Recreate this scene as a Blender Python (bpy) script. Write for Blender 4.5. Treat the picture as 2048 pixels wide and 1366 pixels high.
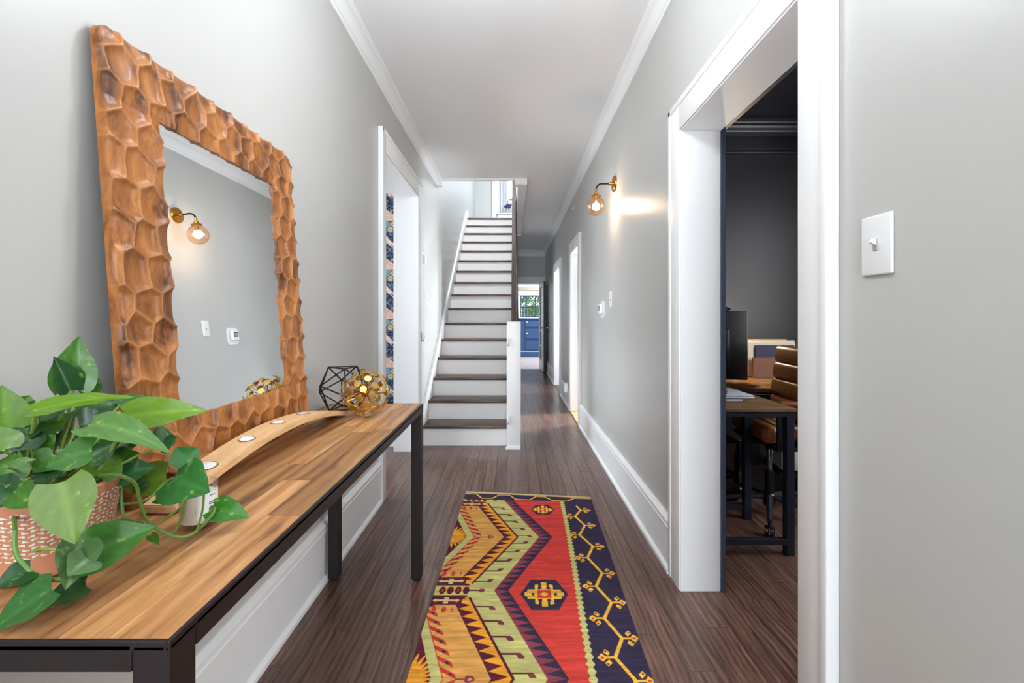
import bpy, bmesh, math, random
import numpy as np
from mathutils import Vector, Matrix, noise

random.seed(7); rng = np.random.RandomState(11)
for o in list(bpy.data.objects): bpy.data.objects.remove(o)
scene = bpy.context.scene
COL = scene.collection

# ------------------------------------------------------------------ camera
CAMH = 1.2
FPX = 910.0
VX, VY = 1027.0, 637.0          # vanishing point of the hall in the 2048x1366 frame
cd = bpy.data.cameras.new('camera'); cam = bpy.data.objects.new('camera', cd); COL.objects.link(cam)
cam.location = (0, 0, CAMH); cam.rotation_euler = (math.pi/2, 0, 0)
cd.sensor_width = 36; cd.lens = FPX*36/2048
cd.shift_x = -(VX-1024)/2048; cd.shift_y = -(683-VY)/2048
cd.clip_start = 0.02; cd.clip_end = 200
scene.camera = cam

# ------------------------------------------------------------------ world, lights, exposure
def C(r, g, b):
    f = lambda c: (c/255/12.92) if c/255 <= .04045 else ((c/255+.055)/1.055)**2.4
    return (f(r), f(g), f(b), 1)
w = bpy.data.worlds.new('world'); scene.world = w; w.use_nodes = True
bg = w.node_tree.nodes['Background']; bg.inputs[0].default_value = (.72, .85, 1, 1); bg.inputs[1].default_value = 1.6
scene.view_settings.view_transform = 'Standard'; scene.view_settings.look = 'None'
scene.view_settings.gamma = 1; scene.view_settings.use_curve_mapping = False
scene.view_settings.exposure = 0.37
scene.cycles.use_denoising = True
scene.cycles.max_bounces = 6; scene.cycles.diffuse_bounces = 3; scene.cycles.glossy_bounces = 3; scene.cycles.transmission_bounces = 3
scene.cycles.use_adaptive_sampling = True; scene.cycles.adaptive_threshold = .05
scene.cycles.transparent_max_bounces = 6
scene.cycles.sample_clamp_indirect = 4.0

def area(name, loc, rot, sx, sy, power, col=(1, 1, 1)):
    l = bpy.data.lights.new(name, 'AREA'); l.shape = 'RECTANGLE'; l.size = sx; l.size_y = sy; l.energy = power; l.color = col
    o = bpy.data.objects.new(name, l); COL.objects.link(o); o.location = loc; o.rotation_euler = rot
    return o
def point(name, loc, power, col, r=.03):
    l = bpy.data.lights.new(name, 'POINT'); l.energy = power; l.color = col; l.shadow_soft_size = r
    o = bpy.data.objects.new(name, l); COL.objects.link(o); o.location = loc
    return o
R90 = math.pi/2
# daylight through the glazed front door behind the camera, the upstairs window, the side rooms and the kitchen
LP_ = dict(front=122, stairs=75, side=74, kitchen=100, office=42, bath=300, back=80, pendant=25, pendant2=12, fill_uplight=72, sconce=6, desk=7, upper=220)  # pendant, upper and uplight entries power lamps added for fill
area('front_door_daylight', (-.05, -4.35, 1.35), (R90, 0, 0), 1.3, 2.1, LP_['front'], (.86, .93, 1))
area('stair_window_daylight', (1.4, 8.6, 4.5), (R90, 0, R90), 1.6, 1.5, LP_['stairs'], (.74, .87, 1))
area('side_room_daylight', (-3.1, 3.4, 1.6), (R90, 0, -R90), 1.5, 1.8, LP_['side'], (.84, .92, 1))
area('kitchen_daylight', (1.6, 13.0, 2.7), (0, 0, 0), 1.6, 1.6, LP_['kitchen'], (.84, .92, 1))
area('office_daylight', (2.85, 1.9, 1.6), (R90, 0, R90), 1.2, 1.4, LP_['office'], (.95, .96, 1))
area('bathroom_daylight', (2.6, 6.18, 1.6), (R90, 0, R90), .55, 1.8, LP_['bath'], (.86, .93, 1))
area('back_room_daylight', (2.2, 7.1, 1.7), (R90, 0, R90), .9, 1.8, LP_['back'], (.86, .93, 1))
point('landing_fill_light', (-.35, 4.5, 4.85), LP_['upper'], (.90, .95, 1), .12)  # added lamp out of view, brightens the stairs from above
point('hall_fill_pendant', (-.05, 1.5, 2.46), LP_['pendant'], (.88, .94, 1), .11)  # added lamp above the view, general fill for the hall
point('door_fill_pendant', (-.05, -1.6, 2.46), LP_['pendant2'], (.88, .94, 1), .11)  # second added lamp behind the view, more hall fill
area('added_uplight', (-.55, -.9, 1.62), (math.pi, 0, 0), .26, .26, LP_['fill_uplight'], (.88, .94, 1))  # added uplight behind the view, bounces fill off the ceiling

# ------------------------------------------------------------------ helpers
class MB:
    def __init__(self): self.bm = bmesh.new()
    def merge(self, b2, M=None):
        if M is not None: bmesh.ops.transform(b2, matrix=M, verts=b2.verts)
        me = bpy.data.meshes.new('t'); b2.to_mesh(me); b2.free(); self.bm.from_mesh(me); bpy.data.meshes.remove(me)
        return self
    def box(self, x0, x1, y0, y1, z0, z1, bevel=0, seg=2, M=None):
        b = bmesh.new(); bmesh.ops.create_cube(b, size=1)
        for v in b.verts:
            v.co = Vector(((x0+x1)/2+v.co.x*(x1-x0), (y0+y1)/2+v.co.y*(y1-y0), (z0+z1)/2+v.co.z*(z1-z0)))
        if bevel: bmesh.ops.bevel(b, geom=b.edges[:], offset=bevel, segments=seg, profile=.5, affect='EDGES')
        return self.merge(b, M)
    def prism(self, pts, axis, a0, a1, bevel=0):
        """polygon pts in the two other axes (cyclic order), extruded along axis"""
        b = bmesh.new()
        def mk(p, a):
            if axis == 'x': return (a, p[0], p[1])
            if axis == 'y': return (p[0], a, p[1])
            return (p[0], p[1], a)
        A = [b.verts.new(mk(p, a0)) for p in pts]; B = [b.verts.new(mk(p, a1)) for p in pts]
        b.faces.new(A); b.faces.new(B[::-1]); n = len(pts)
        for i in range(n): b.faces.new((A[i], B[i], B[(i+1) % n], A[(i+1) % n]))
        bmesh.ops.recalc_face_normals(b, faces=b.faces[:])
        if bevel: bmesh.ops.bevel(b, geom=b.edges[:], offset=bevel, segments=1, affect='EDGES')
        return self.merge(b)
    def tube(self, pts, r, n=8, cap=True):
        pts = [Vector(p) for p in pts]; m = len(pts)
        rs = r if isinstance(r, (list, tuple)) else [r]*m
        b = bmesh.new(); rings = []
        t0 = (pts[1]-pts[0]).normalized(); up = Vector((0, 0, 1)) if abs(t0.z) < .9 else Vector((1, 0, 0))
        nrm = t0.cross(up).normalized()
        for i in range(m):
            t = (pts[min(i+1, m-1)]-pts[max(i-1, 0)]).normalized()
            nrm = (nrm-t*nrm.dot(t)).normalized(); bn = t.cross(nrm)
            rings.append([b.verts.new(pts[i]+(nrm*math.cos(2*math.pi*k/n)+bn*math.sin(2*math.pi*k/n))*rs[i]) for k in range(n)])
        for i in range(m-1):
            for k in range(n): b.faces.new((rings[i][k], rings[i][(k+1) % n], rings[i+1][(k+1) % n], rings[i+1][k]))
        if cap: b.faces.new(rings[0][::-1]); b.faces.new(rings[-1])
        return self.merge(b)
    def lathe(self, prof, n=24, M=None, cap=False):
        """prof: list of (radius, z)"""
        b = bmesh.new(); rings = []
        for r, z in prof:
            if r < 1e-6: rings.append([b.verts.new((0, 0, z))])
            else: rings.append([b.verts.new((r*math.cos(2*math.pi*k/n), r*math.sin(2*math.pi*k/n), z)) for k in range(n)])
        for A, B in zip(rings, rings[1:]):
            for k in range(n):
                k2 = (k+1) % n
                if len(A) == 1 and len(B) == 1: continue
                if len(A) == 1: b.faces.new((A[0], B[k2], B[k]))
                elif len(B) == 1: b.faces.new((A[k], A[k2], B[0]))
                else: b.faces.new((A[k], A[k2], B[k2], B[k]))
        bmesh.ops.recalc_face_normals(b, faces=b.faces[:])
        return self.merge(b, M)
    def ball(self, c, r, sub=3, sc=(1, 1, 1)):
        b = bmesh.new(); bmesh.ops.create_icosphere(b, subdivisions=sub, radius=r)
        return self.merge(b, Matrix.Translation(c) @ Matrix.Diagonal((*sc, 1)))
    def build(self, name, mat, parent=None, smooth=False, M=None, angle=40):
        if M is not None: bmesh.ops.transform(self.bm, matrix=M, verts=self.bm.verts)
        return mkobj(name, self.bm, mat, parent, smooth, angle)

def mkobj(name, bm, mat, parent=None, smooth=False, angle=40):
    me = bpy.data.meshes.new(name)
    if parent is not None: off = Vector(root_loc(parent))
    else:
        off = Vector((0, 0, 0))
    if off.length: bmesh.ops.translate(bm, vec=-off, verts=bm.verts)
    bm.to_mesh(me); bm.free()
    o = bpy.data.objects.new(name, me); COL.objects.link(o)
    if mat: me.materials.append(M_[mat] if isinstance(mat, str) else mat)
    if parent is not None: o.parent = parent
    if smooth:
        me.shade_smooth()
        try: me.set_sharp_from_angle(angle=math.radians(angle))
        except Exception: pass
    return o
def root_loc(o):
    v = Vector((0, 0, 0))
    while o is not None: v = v+o.location; o = o.parent
    return v
def tag(o, label, cat=None, group=None, kind=None):
    o['label'] = label
    if cat: o['category'] = cat
    if group: o['group'] = group
    if kind: o['kind'] = kind
    return o
def thing(name, label, cat, loc=(0, 0, 0), group=None, kind=None):
    o = bpy.data.objects.new(name, None); COL.objects.link(o); o.location = loc; o.empty_display_size = .05
    return tag(o, label, cat, group, kind)
def struct(o, label): o['kind'] = 'structure'; o['label'] = label; return o
def sempty(name, label, loc=(0, 0, 0)):
    o = bpy.data.objects.new(name, None); COL.objects.link(o); o.location = loc; o.empty_display_size = .05
    return struct(o, label)
def at(x, y, Y):
    """photograph pixel at depth Y (metres from the camera along the hall) -> world point"""
    return Vector(((x-VX)*Y/FPX, Y, CAMH-(y-VY)*Y/FPX))

# ------------------------------------------------------------------ materials
M_ = {}
def newmat(name):
    m = bpy.data.materials.new(name); m.use_nodes = True; M_[name] = m
    nt = m.node_tree; return m, nt, nt.nodes['Principled BSDF']
def nd(nt, typ, **kw):
    n = nt.nodes.new(typ)
    for k, v in kw.items():
        if k.startswith('i_'): n.inputs[k[2:].replace('_', ' ')].default_value = v
        else: setattr(n, k, v)
    return n
def simple(name, col, rough=.5, metal=0., spec=.5, var=0., vscale=8., bump=0., bscale=60., emit=None, es=0, coat=0):
    m, nt, p = newmat(name); L = nt.links.new
    p.inputs['Roughness'].default_value = rough; p.inputs['Metallic'].default_value = metal
    p.inputs['Specular IOR Level'].default_value = spec; p.inputs['Coat Weight'].default_value = coat
    p.inputs['Base Color'].default_value = col
    tc = nd(nt, 'ShaderNodeTexCoord')
    if var:
        n = nd(nt, 'ShaderNodeTexNoise', i_Scale=vscale, i_Detail=4.0); L(tc.outputs['Object'], n.inputs['Vector'])
        mx = nd(nt, 'ShaderNodeMix', data_type='RGBA'); L(n.outputs['Fac'], mx.inputs['Factor'])
        mx.inputs['A'].default_value = tuple(c*(1-var) for c in col[:3])+(1,); mx.inputs['B'].default_value = tuple(min(1, c*(1+var)) for c in col[:3])+(1,)
        L(mx.outputs['Result'], p.inputs['Base Color'])
    if bump:
        n = nd(nt, 'ShaderNodeTexNoise', i_Scale=bscale, i_Detail=3.0); L(tc.outputs['Object'], n.inputs['Vector'])
        b = nd(nt, 'ShaderNodeBump', i_Strength=bump, i_Distance=.002); L(n.outputs['Fac'], b.inputs['Height']); L(b.outputs['Normal'], p.inputs['Normal'])
    if emit: p.inputs['Emission Color'].default_value = emit; p.inputs['Emission Strength'].default_value = es
    return m
def wood(name, cols, stretch=(14, 1, 14), scale=3., rough=.4, rand=.25, bump=.15, spec=.4, fine=1., attr=None, ring=0., warp=.8, knots=0.):
    """cols dark..light; grain runs along the axis with the small stretch factor; every object is offset by its own random number"""
    m, nt, p = newmat(name); L = nt.links.new
    tc = nd(nt, 'ShaderNodeTexCoord'); oi = nd(nt, 'ShaderNodeObjectInfo')
    mul = nd(nt, 'ShaderNodeVectorMath', operation='SCALE'); mul.inputs[0].default_value = (17., 31., 23.); L(oi.outputs['Random'], mul.inputs['Scale'])
    add = nd(nt, 'ShaderNodeVectorMath', operation='ADD'); L(tc.outputs['Object'], add.inputs[0]); L(mul.outputs[0], add.inputs[1])
    mp = nd(nt, 'ShaderNodeMapping'); mp.inputs['Scale'].default_value = stretch; L(add.outputs[0], mp.inputs['Vector'])
    wn = nd(nt, 'ShaderNodeTexNoise', i_Scale=scale*1.6, i_Detail=2.0); L(add.outputs[0], wn.inputs['Vector'])
    ws = nd(nt, 'ShaderNodeVectorMath', operation='MULTIPLY_ADD'); L(wn.outputs['Color'], ws.inputs[0]); ws.inputs[1].default_value = (warp, warp, warp); L(mp.outputs[0], ws.inputs[2])
    n1 = nd(nt, 'ShaderNodeTexNoise', i_Scale=scale, i_Detail=5.0, i_Roughness=.55, i_Distortion=.3); L(ws.outputs[0], n1.inputs['Vector'])
    n2 = nd(nt, 'ShaderNodeTexNoise', i_Scale=scale*7, i_Detail=3.0, i_Roughness=.6); L(ws.outputs[0], n2.inputs['Vector'])
    wv = nd(nt, 'ShaderNodeTexWave', i_Scale=scale*.35, i_Distortion=5.0, i_Detail=3.0, bands_direction='X'); L(ws.outputs[0], wv.inputs['Vector'])
    m1 = nd(nt, 'ShaderNodeMath', operation='MULTIPLY_ADD'); L(n2.outputs['Fac'], m1.inputs[0]); m1.inputs[1].default_value = .45*fine; L(n1.outputs['Fac'], m1.inputs[2])
    m2 = nd(nt, 'ShaderNodeMath', operation='MULTIPLY_ADD'); L(wv.outputs['Fac'], m2.inputs[0]); m2.inputs[1].default_value = ring; L(m1.outputs[0], m2.inputs[2])
    sb = nd(nt, 'ShaderNodeMath', operation='SUBTRACT'); L(m2.outputs[0], sb.inputs[0]); sb.inputs[1].default_value = .225*fine+ring*.5
    cr = nd(nt, 'ShaderNodeValToRGB'); L(sb.outputs[0], cr.inputs['Fac'])
    e = cr.color_ramp.elements; pos = np.linspace(.25, .75, len(cols)); e[0].position = pos[0]; e[0].color = cols[0]; e[1].position = pos[-1]; e[1].color = cols[-1]
    for c, q in zip(cols[1:-1], pos[1:-1]): x = e.new(q); x.color = c
    hs = nd(nt, 'ShaderNodeHueSaturation'); L(cr.outputs['Color'], hs.inputs['Color'])
    mr = nd(nt, 'ShaderNodeMapRange'); L(oi.outputs['Random'], mr.inputs['Value']); mr.inputs['To Min'].default_value = 1-rand; mr.inputs['To Max'].default_value = 1+rand
    L(mr.outputs[0], hs.inputs['Value'])
    out = hs.outputs['Color']
    if attr:
        at_ = nd(nt, 'ShaderNodeAttribute', attribute_name='ridge'); mx = nd(nt, 'ShaderNodeMix', data_type='RGBA'); L(at_.outputs['Fac'], mx.inputs['Factor']); L(out, mx.inputs['A']); mx.inputs['B'].default_value = attr
        out = mx.outputs['Result']
    if knots:
        km = nd(nt, 'ShaderNodeMapping'); km.inputs['Scale'].default_value = (9, 3.6, 9); L(add.outputs[0], km.inputs['Vector'])
        kv = nd(nt, 'ShaderNodeTexVoronoi', i_Scale=1.0); L(km.outputs[0], kv.inputs['Vector'])
        kr = nd(nt, 'ShaderNodeValToRGB'); L(kv.outputs['Distance'], kr.inputs['Fac']); kr.color_ramp.elements[0].position = .03; kr.color_ramp.elements[0].color = (knots, knots, knots, 1); kr.color_ramp.elements[1].position = .16; kr.color_ramp.elements[1].color = (0, 0, 0, 1)
        kx = nd(nt, 'ShaderNodeMix', data_type='RGBA'); L(kr.outputs['Color'], kx.inputs['Factor']); L(out, kx.inputs['A']); kx.inputs['B'].default_value = cols[0]
        out = kx.outputs['Result']
    L(out, p.inputs['Base Color'])
    p.inputs['Roughness'].default_value = rough; p.inputs['Specular IOR Level'].default_value = spec
    if bump:
        b = nd(nt, 'ShaderNodeBump', i_Strength=bump, i_Distance=.001); L(m1.outputs[0], b.inputs['Height']); L(b.outputs['Normal'], p.inputs['Normal'])
    return m
def vcol(name, rough=.8, spec=.2, bump=0, bscale=300):
    m, nt, p = newmat(name); L = nt.links.new
    a = nd(nt, 'ShaderNodeAttribute', attribute_name='col'); L(a.outputs['Color'], p.inputs['Base Color'])
    p.inputs['Roughness'].default_value = rough; p.inputs['Specular IOR Level'].default_value = spec
    if bump:
        tc = nd(nt, 'ShaderNodeTexCoord'); n = nd(nt, 'ShaderNodeTexNoise', i_Scale=bscale, i_Detail=2.0); L(tc.outputs['Object'], n.inputs['Vector'])
        b = nd(nt, 'ShaderNodeBump', i_Strength=bump, i_Distance=.002); L(n.outputs['Fac'], b.inputs['Height']); L(b.outputs['Normal'], p.inputs['Normal'])
    return m
def thin_glass(name, tint=(1, 1, 1, 1), refl=.08, rough=.02):
    m, nt, p = newmat(name); L = nt.links.new; nt.nodes.remove(p)
    out = [n for n in nt.nodes if n.type == 'OUTPUT_MATERIAL'][0]
    t = nd(nt, 'ShaderNodeBsdfTransparent'); t.inputs[0].default_value = tint
    g = nd(nt, 'ShaderNodeBsdfGlossy'); g.inputs['Roughness'].default_value = rough
    lw = nd(nt, 'ShaderNodeLayerWeight'); lw.inputs['Blend'].default_value = .25
    ma = nd(nt, 'ShaderNodeMath', operation='MULTIPLY_ADD'); L(lw.outputs['Facing'], ma.inputs[0]); ma.inputs[1].default_value = .5; ma.inputs[2].default_value = refl
    mx = nd(nt, 'ShaderNodeMixShader'); L(ma.outputs[0], mx.inputs[0]); L(t.outputs[0], mx.inputs[1]); L(g.outputs[0], mx.inputs[2]); L(mx.outputs[0], out.inputs[0])
    return m

simple('wall_paint', C(188, 187, 183), rough=.36, spec=.45, bump=.05, bscale=25)
simple('room_paint', C(112, 112, 112), rough=.6)  # grey on unseen room walls, darkened to cut bounce onto the jambs
simple('ceiling_paint', C(238, 238, 238), rough=.45, spec=.4)
simple('trim_paint', C(237, 237, 237), rough=.38, spec=.45, bump=.12, bscale=28)
simple('stair_white', C(236, 233, 231), rough=.5, var=.03)
simple('office_paint', C(43, 44, 47), rough=.42, spec=.4, var=.06, vscale=1.5)
simple('office_trim', C(34, 35, 42), rough=.35, spec=.5)
simple('office_casing', C(58, 66, 84), rough=.35)
simple('subfloor', C(30, 20, 16), rough=.8)
simple('black_steel', C(34, 25, 25), rough=.5, spec=.3, var=.08, vscale=30)
simple('navy_steel', C(42, 46, 60), rough=.4, metal=.3)
simple('black_wire', C(34, 33, 34), rough=.45, metal=.4)
simple('brass', C(196, 142, 62), rough=.22, metal=1)
simple('gold_disc', C(206, 168, 92), rough=.34, metal=1)
simple('dark_bronze', C(40, 34, 30), rough=.35, metal=.7)
simple('chrome', C(200, 203, 210), rough=.12, metal=1)
simple('silver', (.94, .95, .95, 1), rough=.005, metal=1)
simple('white_plastic', C(232, 232, 232), rough=.3)
simple('grey_plastic', C(150, 152, 155), rough=.4)
simple('screen_dark', C(30, 32, 36), rough=.2)
simple('black_plastic', C(18, 18, 20), rough=.35)
simple('candle_wax', C(240, 232, 214), rough=.5)
simple('paper_white', C(244, 243, 240), rough=.7)
simple('ink', C(70, 74, 80), rough=.7)
simple('soil', C(52, 36, 28), rough=.95, var=.4, vscale=90, bump=1, bscale=150)
simple('terracotta', C(190, 126, 94), rough=.75, var=.05)
simple('pot_white', C(226, 219, 204), rough=.7)
simple('leather', C(160, 98, 52), rough=.38, var=.3, vscale=9, spec=.5)
simple('leather_dark', C(128, 76, 46), rough=.42, var=.2, vscale=12)
simple('kitchen_blue', C(48, 80, 122), rough=.45)
simple('kitchen_blue_dark', C(38, 56, 92), rough=.45)
simple('kitchen_tile', C(196, 180, 178), rough=.35, var=.08, vscale=3)
simple('door_navy', C(44, 48, 62), rough=.35)
simple('plaid_fabric', C(196, 180, 158), rough=.9, var=.15, vscale=20)
simple('folder_yellow', C(222, 184, 84), rough=.7)
simple('folder_cream', C(238, 230, 208), rough=.7)
simple('folder_navy', C(48, 52, 78), rough=.6)
simple('book_blue', C(54, 74, 128), rough=.5)
simple('laptop_grey', C(186, 196, 206), rough=.35)
simple('printer_grey', C(222, 225, 230), rough=.5)
simple('walnut_ball', C(92, 54, 36), rough=.25, var=.2, vscale=30)
simple('basket', C(176, 142, 104), rough=.8, var=.2, vscale=60)
simple('flower_navy', C(34, 38, 84), rough=.6)
simple('flower_stem', C(70, 104, 66), rough=.6)
simple('curtain', C(232, 230, 236), rough=.9)
simple('stone_grey', C(150, 150, 148), rough=.9, var=.35, vscale=12)
simple('shrub_leaf', C(92, 140, 66), rough=.6, var=.35, vscale=20)
simple('bulb_glow', (1, .8, .5, 1), emit=(1, .72, .38, 1), es=45)
simple('lamp_glow', (1, .85, .6, 1), emit=(1, .78, .48, 1), es=14)
simple('frosted_lamp', (1, 1, 1, 1), emit=(1, .95, .88, 1), es=9)
simple('petiole', C(128, 150, 62), rough=.5, var=.2, vscale=40)
simple('vine', C(92, 128, 50), rough=.5, var=.2, vscale=40)
thin_glass('clear_glass', refl=.05)
thin_glass('amber_globe', tint=C(252, 226, 200), refl=.10, rough=.08)
thin_glass('smoked_bin', tint=C(130, 134, 145), refl=.08)
thin_glass('dark_pane', tint=C(40, 42, 56), refl=.16)
wood('floor_wood', [C(62, 42, 34), C(88, 62, 52), C(106, 78, 66), C(122, 93, 80)], stretch=(13, .9, 13), scale=3.0, rough=.28, rand=.16, bump=.25, spec=.5, ring=.2, warp=.35)
wood('tread_wood', [C(58, 42, 34), C(86, 64, 52), C(108, 84, 70)], stretch=(1.5, 14, 14), scale=3, rough=.35, rand=.12)
wood('rail_wood', [C(48, 36, 32), C(74, 58, 52), C(92, 74, 66)], stretch=(14, 2, 2), scale=3, rough=.3, rand=0)
wood('table_wood', [C(96, 60, 34), C(152, 104, 62), C(176, 128, 82), C(196, 150, 102)], stretch=(10, .55, 10), scale=2.4, rough=.4, rand=.24, bump=.12, ring=.15, warp=.35, fine=.9, knots=.85)
wood('carved_wood', [C(80, 44, 18), C(136, 82, 38), C(160, 100, 48), C(180, 118, 60)], stretch=(7, 7, 1.8), scale=3.4, rough=.38, rand=0, bump=.15, ring=.2, attr=C(196, 138, 88), warp=.7, fine=1.)
wood('stave_wood', [C(198, 150, 98), C(218, 176, 126), C(230, 192, 144)], stretch=(14, 1, 14), scale=3, rough=.5, rand=0)
wood('desk_wood', [C(116, 74, 34), C(158, 108, 54), C(186, 136, 74)], stretch=(1.4, 10, 10), scale=4, rough=.35, rand=0)
wood('rustic_wood', [C(84, 60, 38), C(122, 92, 60), C(148, 116, 80)], stretch=(1.4, 12, 12), scale=4, rough=.5, rand=0)
wood('threshold_wood', [C(150, 104, 66), C(184, 138, 94), C(206, 164, 120)], stretch=(14, 1, 14), scale=3, rough=.4, rand=0)
vcol('rug_weave', .95, .1, bump=.5, bscale=420)
vcol('wallpaper', .8, .2)
def leaf_material():
    m, nt, p = newmat('leaf'); L = nt.links.new
    a = nd(nt, 'ShaderNodeAttribute', attribute_name='col'); oi = nd(nt, 'ShaderNodeObjectInfo'); tc = nd(nt, 'ShaderNodeTexCoord')
    n = nd(nt, 'ShaderNodeTexNoise', i_Scale=70.0, i_Detail=3.0); L(tc.outputs['Object'], n.inputs['Vector'])
    cr = nd(nt, 'ShaderNodeValToRGB'); L(n.outputs['Fac'], cr.inputs['Fac']); cr.color_ramp.elements[0].position = .62; cr.color_ramp.elements[0].color = (0, 0, 0, 1); cr.color_ramp.elements[1].position = .72; cr.color_ramp.elements[1].color = (.4, .4, .4, 1)
    mx = nd(nt, 'ShaderNodeMix', data_type='RGBA'); L(cr.outputs['Color'], mx.inputs['Factor']); L(a.outputs['Color'], mx.inputs['A']); mx.inputs['B'].default_value = C(176, 196, 96)
    L(mx.outputs['Result'], p.inputs['Base Color'])
    p.inputs['Roughness'].default_value = .28; p.inputs['Specular IOR Level'].default_value = .4
    out = [x for x in nt.nodes if x.type == 'OUTPUT_MATERIAL'][0]
    tr = nd(nt, 'ShaderNodeBsdfTranslucent'); L(mx.outputs['Result'], tr.inputs['Color']); ms = nd(nt, 'ShaderNodeMixShader'); ms.inputs[0].default_value = .22
    L(p.outputs[0], ms.inputs[1]); L(tr.outputs[0], ms.inputs[2]); L(ms.outputs[0], out.inputs[0])
leaf_material()

# ------------------------------------------------------------------ key dimensions of the hall (metres)
XL, XR = -.88, .755            # plaster faces of the two long walls
ZC = 2.81                      # ceiling
YB, YE = -4.5, 10.8            # front door wall, end wall
WT = .155                      # right wall thickness
LO = (3.04, 4.10, 2.305)       # cased opening on the left
RO = (1.167, 2.005, 2.03)       # office opening
RA = (5.15, 5.82, 2.03)         # second doorway on the right
RB = (7.23, 8.15, 2.03)        # third doorway on the right
RISE, GO, Y0 = .1911, .275, 3.996
NST = 16
ZU = RISE*NST                  # upper floor level

# ------------------------------------------------------------------ floor with its planks
fl = MB().box(XL-.2, XR+.02, YB, YE+.1, -.06, -.012).build('floor', 'subfloor'); struct(fl, 'dark stained oak strip floor of the hallway')
def planks(parent, x0, x1, y0, y1, pw, mat='floor_wood', seed=1):
    r = random.Random(seed); x = x0
    while x < x1-.01:
        xe = min(x+pw, x1); y = y0-r.random()*1.2
        while y < y1:
            ln = r.uniform(.9, 2.3); a, b = max(y, y0), min(y+ln, y1)
            if b-a > .03:
                cx, cy = (x+xe)/2, (a+b)/2
                o = MB().box(x+.0006-cx, xe-.0006-cx, a+.0006-cy, b-.0006-cy, -.014, 0).build('plank', mat)
                o.parent = parent; o.location = (cx, cy, r.uniform(-.0004, 0))
            y += ln
        x = xe
planks(fl, XL, XR, .2, YE, .0825, seed=3)
fo = MB().box(XR+.02, 3.0, .2, 3.9, -.06, -.012).build('floor_office', 'subfloor'); struct(fo, 'dark stained strip floor of the office')
planks(fo, XR, 2.3, .9, 3.75, .0825, seed=9)
fs = MB().box(-3.2, XL-.0, .4, 4.4, -.06, 0).build('floor_side_room', 'floor_wood'); struct(fs, 'dark floor of the side room behind the left opening')
fk = MB().box(-.8, 2.6, YE+.02, 14.6, -.06, -.001).build('floor_kitchen', 'kitchen_tile'); struct(fk, 'pale kitchen floor beyond the end door')

# ------------------------------------------------------------------ walls
m = MB(); T = XL-.2
m.box(T, XL, YB, LO[0], 0, ZC); m.box(T, XL, LO[0], LO[1], LO[2], ZC); m.box(T, XL, LO[1], 5.2, 0, ZC); m.box(T, XL, 5.2, 10.6, 0, 5.4)
m.box(T, XL, 4.0, 5.2, ZC, 5.4)
struct(m.build('wall_left', 'wall_paint'), 'pale grey painted left wall of the hallway and stairs')
m = MB(); a, b = XR, XR+WT
ys = [YB, RO[0], RO[1], RA[0], RA[1], RB[0], RB[1], YE]
for i in range(0, 8, 2): m.box(a, b, ys[i], ys[i+1], 0, ZC)
for o_ in (RO, RA, RB): m.box(a, b, o_[0], o_[1], o_[2], ZC)
struct(m.build('wall_right', 'wall_paint'), 'pale grey painted right wall of the hallway')
m = MB(); m.box(XL-.2, XR+WT, YE, YE+.14, 2.03, ZC); m.box(XL-.2, .085, YE, YE+.14, 0, 2.03); m.box(.66, XR+WT+1.5, YE, YE+.14, 0, 2.03)
struct(m.build('wall_end', 'wall_paint'), 'grey end wall above the kitchen doorway')
m = MB(); m.box(XL-.2, -.7, YB-.15, YB, 0, ZC); m.box(.6, XR+WT, YB-.15, YB, 0, ZC); m.box(-.7, .6, YB-.15, YB, 2.4, ZC); m.box(-.7, .6, YB-.15, YB, 0, .3)
struct(m.build('wall_front', 'wall_paint'), 'wall with the glazed front door behind the camera')
d = sempty('window_3', 'glazed front door panel behind the camera')
MB().box(-.7, .6, YB-.10, YB-.09, .3, 2.4).build('pane', 'clear_glass', d)
fm = MB()
for x0, x1 in ((-.7, -.64), (-.08, -.02), (.54, .6)): fm.box(x0, x1, YB-.13, YB-.05, .3, 2.4)
for z0, z1 in ((.3, .36), (1.3, 1.36), (2.34, 2.4)): fm.box(-.7, .6, YB-.13, YB-.05, z0, z1)
fm.build('window_frame', 'trim_paint', d)

# ceiling with the stairwell cut out
m = MB(); SY0, SY1, SX = 5.23, 8.46, .15
m.box(XL, XR, YB, SY0, ZC, ZU-.02); m.box(SX, XR, SY0, SY1, ZC, ZU-.02); m.box(XL, XR, SY1, YE, ZC, ZU-.02)
struct(m.build('ceiling', 'ceiling_paint'), 'smooth white hallway ceiling with stairwell opening')
# stairwell edge trim
m = MB(); m.box(XL, .15, SY0-.004, SY0+.03, ZC-.02, ZU, bevel=.004); m.box(.02, .155, SY0-.01, SY0+.10, ZC-.075, ZC, bevel=.004)
m.box(.05, .15, SY0+.1, SY1, ZC-.055, ZU, bevel=.004); m.box(.075, .165, SY0+.1, SY1, ZC-.03, ZC, bevel=.004); m.box(.06, .14, SY1-.1, SY1+.02, ZC-.09, ZC, bevel=.004)
struct(m.build('trim_1', 'trim_paint'), 'white fascia boards edging the stairwell opening')

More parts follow.
